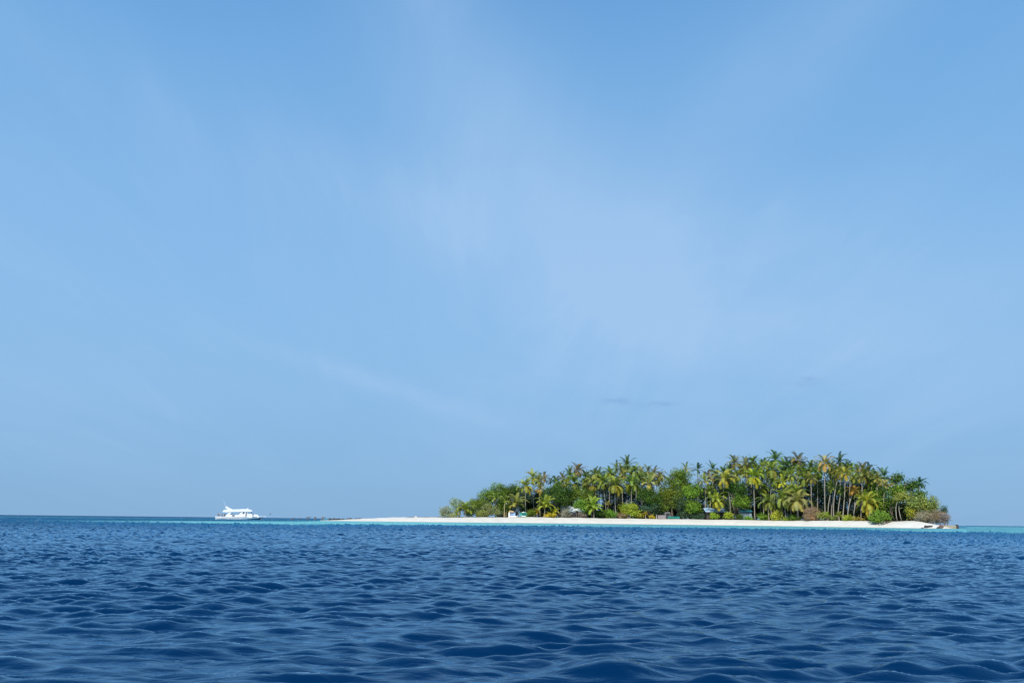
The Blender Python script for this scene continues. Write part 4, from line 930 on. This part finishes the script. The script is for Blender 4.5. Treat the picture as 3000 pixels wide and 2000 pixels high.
rock(1218, 307, 1.1, .55, .8, 'small white lump lying on the crest of the sand spit', M_PALEROCK, sd=37)
# low masonry sea wall at the right end
Yq = 219.0; xa, xb = gx(2758, Yq), gx(2799, Yq)
wl = thing('sea_wall', ((xa + xb) / 2, Yq, 0), 'low weathered tan masonry wall running into the water at the right end', 'wall')
mb = MB(); random.seed(77); nb = 12
for r_i in range(4):
    for k in range(nb):
        w = (xb - xa) / nb; mb.box((-(xb - xa) / 2 + w * (k + .5 + (.25 if r_i % 2 else -.25) * (0 < k < nb - 1)), random.uniform(-.03, .03), -.25 + r_i * .34 - .004 * k), (w * .96, .7, .325), random.uniform(-.02, .02), .03)
mb.build('masonry', simple('coral_masonry', (.40, .33, .23), .95, .3, 2.5), wl)
MB().box(((xb - xa) / 2 + .45, 0, .35), (.5, .8, 1.6), 0, .04).build('end_post', simple('dark_timber', (.05, .05, .06), .8), wl)
# driftwood under the bright bush
def driftwood():
    Y = front_y(2590) - 3.2; x = gx(2594, Y); t = thing('driftwood', (x, Y, float(gz(x, Y)) + .05), 'dark driftwood branches with bleached stubs on the sand under the bright green bush', 'driftwood')
    mb = MB(); random.seed(5)
    mb.tube([(-1.9, 0, .25), (-.8, -.1, .05), (.6, 0, .15), (1.7, .1, .45)], [.1, .16, .14, .07], 7)
    for k in range(9):
        a = random.uniform(-1.6, 1.5); mb.tube([(a, 0, .12), (a + random.uniform(-.3, .4), random.uniform(-.4, .2), random.uniform(.3, .8))], [.07, .03], 5)
    mb.build('branch', simple('old_wood', (.08, .055, .04), .9), t); mb = MB()
    for k in range(6):
        a = random.uniform(-1.2, 1.4); mb.tube([(a, -.2, .1), (a + random.uniform(.1, .4), -.3, random.uniform(.2, .45))], [.07, .05], 5)
    mb.build('bleached_stub', simple('bleached_wood', (.6, .55, .47), .9), t)
driftwood()
# bird
bd = at(792, 1505, 250.0); t = thing('bird', bd, 'tiny dark bird flying low over the water right of the yacht', 'bird')
MB().ball((0, 0, 0), (.26, .09, .09), 8, 6).ball((.27, 0, .03), (.08, .06, .06), 6, 5).tube([(.33, 0, .03), (.42, 0, .01)], [.02, .004], 5).add([(-.2, -.05, 0), (-.2, .05, 0), (-.5, .1, 0), (-.5, -.1, 0)], [(0, 1, 2, 3)]).build('body', M_ROCK, t, True)
for sg in (-1, 1): MB().add([(.1, sg * .06, .03), (-.12, sg * .06, .03), (-.05, sg * .38, .24), (.08, sg * .36, .24), (-.12, sg * .75, .12)], [(0, 1, 2, 3), (3, 2, 4)]).build('wing', M_ROCK, t)

# ------------------------------------------------------------------ things along the beach
M_WHITEP = simple('white_paint', (.8, .79, .76), .6, .05); M_TAN = simple('palm_thatch', (.42, .32, .17), .95, .35, 8); M_BLUEC = simple('blue_grey_cloth', (.22, .29, .48), .9, .12); M_LBLUE = simple('light_blue_cloth', (.30, .48, .75), .9, .1)
M_TEAL = simple('teal_paint', (.02, .33, .27), .6, .15); M_LGREEN = simple('green_frame_paint', (.16, .36, .16), .6, .2); M_POST = simple('yellowed_pole', (.62, .52, .30), .7, .15)
def place(px, dy): Y = front_y(px) + dy; x = gx(px, Y); return x, Y, float(gz(x, Y)), Y / FPX
# street lamp
x, Y, z, mpp = place(1477, -1.0)
t = thing('street_lamp', (x, Y, z), 'tall yellowish street lamp with a short bent arm at the edge of the sand', 'street lamp')
H = 38 * mpp; MB().tube([(0, 0, -.2), (0, 0, H * .9), (.08, 0, H * .97)], [.11, .08, .07], 8).build('pole', M_POST, t)
MB().tube([(.05, 0, H * .96), (.35, 0, H), (.8, 0, H * 1.01)], .05, 6).build('arm', M_POST, t); MB().box((.85, 0, H * 1.005), (.5, .22, .12), 0, .03).build('lamp_head', M_WHITEP, t)
# kiosk
x, Y, z, mpp = place(1503, -0.8)
t = thing('beach_kiosk', (x, Y, z), 'small beach kiosk with white posts, blue-grey panels and a tan thatch roof', 'kiosk')
W = 26 * mpp
MB().box((-W * .44, -.7, .95), (W * .15, .5, 2.1), 0, .03).build('post', M_WHITEP, t); MB().box((W * .45, -.7, .35), (.18, .3, .8), 0, .03).build('post', M_WHITEP, t)
MB().box((-W * .16, -.55, 1.25), (W * .38, .1, 1.25), 0, .02).build('panel', M_BLUEC, t); MB().box((W * .14, -.58, 1.15), (W * .2, .1, 1.5), 0, .02).build('panel', M_LBLUE, t)
MB().box((0, .7, 1.1), (W * .9, .1, 2.1), 0, .02).build('back_wall', M_DARK, t); MB().box((-W * .02, -.72, .3), (W * .78, .35, .5), 0, .03).build('counter', M_WHITEP, t)
mb = MB(); mb.prism([(-W * .52, 1.9), (-W * .40, 2.75), (-W * .12, 2.55), (W * .06, 2.45), (W * .15, 1.95)], -1.0, .9); mb.build('thatch_roof', M_TAN, t)
MB().box((W * .33, 0.1, 1.95), (W * .4, 1.5, .12), 0, .02).build('roof_slab', M_DARK, t)
# swing seat
x, Y, z, mpp = place(1531, -0.8)
t = thing('swing_seat', (x, Y, z), 'teal garden swing seat with a pale domed canopy and green frame on the sand', 'swing seat')
W = 26 * mpp
MB().box((.35, .35, 1.25), (W * .68, .12, 1.0), 0, .04).build('backrest', M_TEAL, t); MB().box((.35, -.05, .42), (W * .55, .6, .34), 0, .05).build('seat', M_WHITEP, t)
mb = MB(); mb.prism([(-.5, 1.82), (-.2, 2.05), (.35, 2.2), (.95, 2.08), (1.3, 1.82)], -.55, .55); mb.build('canopy', simple('pale_canopy', (.6, .75, .68), .8), t)
mb = MB()
for q in (-W * .5, W * .5):
    for yy in (-.6, .6): mb.tube([(q, yy, -.05), (q * .85, 0, 1.85)], .05, 6)
mb.tube([(-W * .43, 0, 1.83), (W * .43, 0, 1.83)], .05, 6); mb.tube([(-W * .5, -.6, .08), (W * .5, -.6, .08)], .06, 6); mb.tube([(-W * .5, -.5, .75), (-W * .1, -.5, .75)], .05, 6)
mb.build('frame', M_LGREEN, t)
# tin-roofed house
M_TIN = simple('pale_tin', (.62, .68, .70), .45, .12, 2); M_BTIN = simple('light_blue_tin', (.30, .43, .56), .5, .2, 2); M_WALLD = simple('dark_plank_wall', (.07, .06, .055), .9, .3, 3)
def house(px0, px1, pyr, pye, dy, label, mats, side=M_WALLD, depth_=6.0, name='house'):
    pxm = (px0 + px1) / 2; x, Y, z, mpp = place(pxm, dy)
    t = thing(name, (x, Y, z - .1), label, 'house'); W = (px1 - px0) * mpp; ze = at(pxm, pye, Y)[2] - z + .1; zr = at(pxm, pyr, Y + depth_ / 2)[2] - z + .1
    MB().box((0, depth_ * .5, ze / 2), (W * .88, depth_ * .85, ze)).build('wall', side, t)
    n_ = 22; V = []; F = []
    rf = MB()
    for sgn, m_ in ((-1, 0), (1, 0)):
        V = []; F = []
        for i in range(n_ * 2 + 1):
            xx = -W / 2 + W * i / (n_ * 2); c = .035 * (i % 2)
            V += [(xx, depth_ / 2 + sgn * (depth_ / 2 + .4), ze - .02 + c), (xx, depth_ / 2, zr + c), (xx, depth_ / 2, zr + c - .05), (xx, depth_ / 2 + sgn * (depth_ / 2 + .4), ze - .07 + c)]
        for i in range(n_ * 2):
            a = i * 4
            for q in range(4): F.append((a + q, a + 4 + q, a + 4 + (q + 1) % 4, a + (q + 1) % 4))
        rf.add(V, F)
    rf.build('roof', mats, t)
    return t, W, ze, mpp
t, W, ze, mpp = house(1645, 1712, 1481, 1496, 7, 'low dark house with a pale tin roof hidden behind the grey dry bush', M_TIN)
MB().box((.6, -0.05, 1.15), (1.2, .12, 2.3)).build('doorway', M_DARK, t)
x, Y, z, mpp = place(1690, 1.6)
t = thing('lean_to', (x, Y, z), 'small lean-to of two slipped light blue roof sheets right of the grey dry bush', 'shelter')
for q, w in ((-1.9, 2.9), (1.6, 2.2)): MB().prism([(q - w / 2, 2.75 if q < 0 else 2.55), (q + w / 2, 2.1 if q < 0 else 2.25), (q + w / 2, 2.18 if q < 0 else 2.5), (q - w / 2, 3.15 if q < 0 else 2.95)], -1.2, .6).build('roof_sheet', M_BTIN if q < 0 else M_TIN, t)
for q in (-3.2, -.3, .7, 2.6): MB().tube([(q, -.9, -.1), (q, -.9, 2.25)], .07, 6).build('post', M_PBARK, t)
t, W, ze, mpp = house(2069, 2142, 1488, 1499, 5, 'open-fronted house with a pale blue tin roof behind the lime shrubs', M_BTIN)
for q in (-.44, -.15, .16, .46): MB().box((q * W, -.25, ze / 2), (.16, .16, ze), 0, .02).build('post', M_WHITEP if q > .4 else M_WALLD, t)
MB().box((0, -.3, ze - .25), (W * .96, .14, .3), 0, .02).build('beam', M_WALLD, t)
t, W, ze, mpp = house(2172, 2206, 1492, 1498, 3, 'small grey-blue hut with a dark teal roof edge left of the straight palm trunk', simple('teal_tin', (.02, .16, .20), .5), simple('grey_blue_wall', (.16, .22, .27), .85, .2, 2), 4.0, 'hut')
MB().box((W * .2, -.02 + .3 - .02, ze * .45), (.12, .1, ze * .9)).build('corner_board', M_WALLD, t); MB().box((W * .34, .26, ze * .5), (.9, .1, 1.9), 0, .02).build('door', simple('pale_blue_door', (.25, .33, .40), .8), t)
# shed and fence
x, Y, z, mpp = place(1957, 1.5)
t = thing('shed', (x, Y, z - .05), 'narrow shed with an open black doorway left of the long teal bench', 'shed')
MB().box((0, 1.1, 1.35), (2.1, 2.0, 2.7), 0, .03).build('wall', simple('grey_plank', (.20, .19, .19), .9, .25, 3), t); MB().box((.05, .08, 1.15), (1.5, .1, 2.25), 0, .02).build('doorway', M_DARK, t); MB().box((.1, -.15, 2.5), (1.3, .5, .1), 0, .02).build('awning', simple('pale_board', (.45, .45, .40), .9), t)
x, Y, z, mpp = place(1939, .8)
t = thing('plank_fence', (x, Y, z), 'short grey weathered plank fence left of the shed', 'fence')
mb = MB(); random.seed(3)
for k in range(13): mb.box((-1.45 + k * .24, random.uniform(-.02, .02), .75), (.2, .05, 1.5 + random.uniform(-.25, .25)), 0, .01)
mb.build('boards', simple('weathered_plank', (.30, .25, .25), .9, .25, 3), t); MB().box((0, .08, 1.0), (3.0, .06, .12), 0, .01).build('rail', M_WALLD, t)
x, Y, z, mpp = place(1924, 0)
t = thing('post', (x, Y, z), 'single pale post standing at the left end of the plank fence', 'post'); MB().tube([(0, 0, -.2), (.02, 0, 1.5)], [.12, .1], 8).build('shaft', M_PALEROCK, t); MB().ball((.02, 0, 1.52), (.13, .13, .06)).build('cap', M_PALEROCK, t)
# teal bench
x, Y, z, mpp = place(1975, -.6)
t = thing('bench', (x, Y, z), 'long low teal slatted bench on the sand in front of the shed', 'bench'); W = 33 * mpp
for q in (.95, .62): MB().box((0, .3, q), (W, .06, .16), 0, .02).build('back_slat', M_TEAL, t)
MB().box((0, 0, .42), (W, .62, .09), 0, .02).build('seat', M_TEAL, t)
mb_ = MB()
for k in range(7): mb_.box((-W * .48 + k * W * .16, .32, .5), (.12, .09, 1.05), 0, .02)
mb_.build('uprights', M_TEAL, t)
for q in (-.49, .49): 
    MB().box((q * W, 0, .5), (.09, .7, .12), 0, .02).build('armrest', M_TEAL, t)
    MB().box((q * W * .98, -.25, .2), (.1, .1, .45), 0, .02).build('leg', M_TEAL, t); MB().box((q * W * .98, .25, .2), (.1, .1, .45), 0, .02).build('leg', M_TEAL, t)
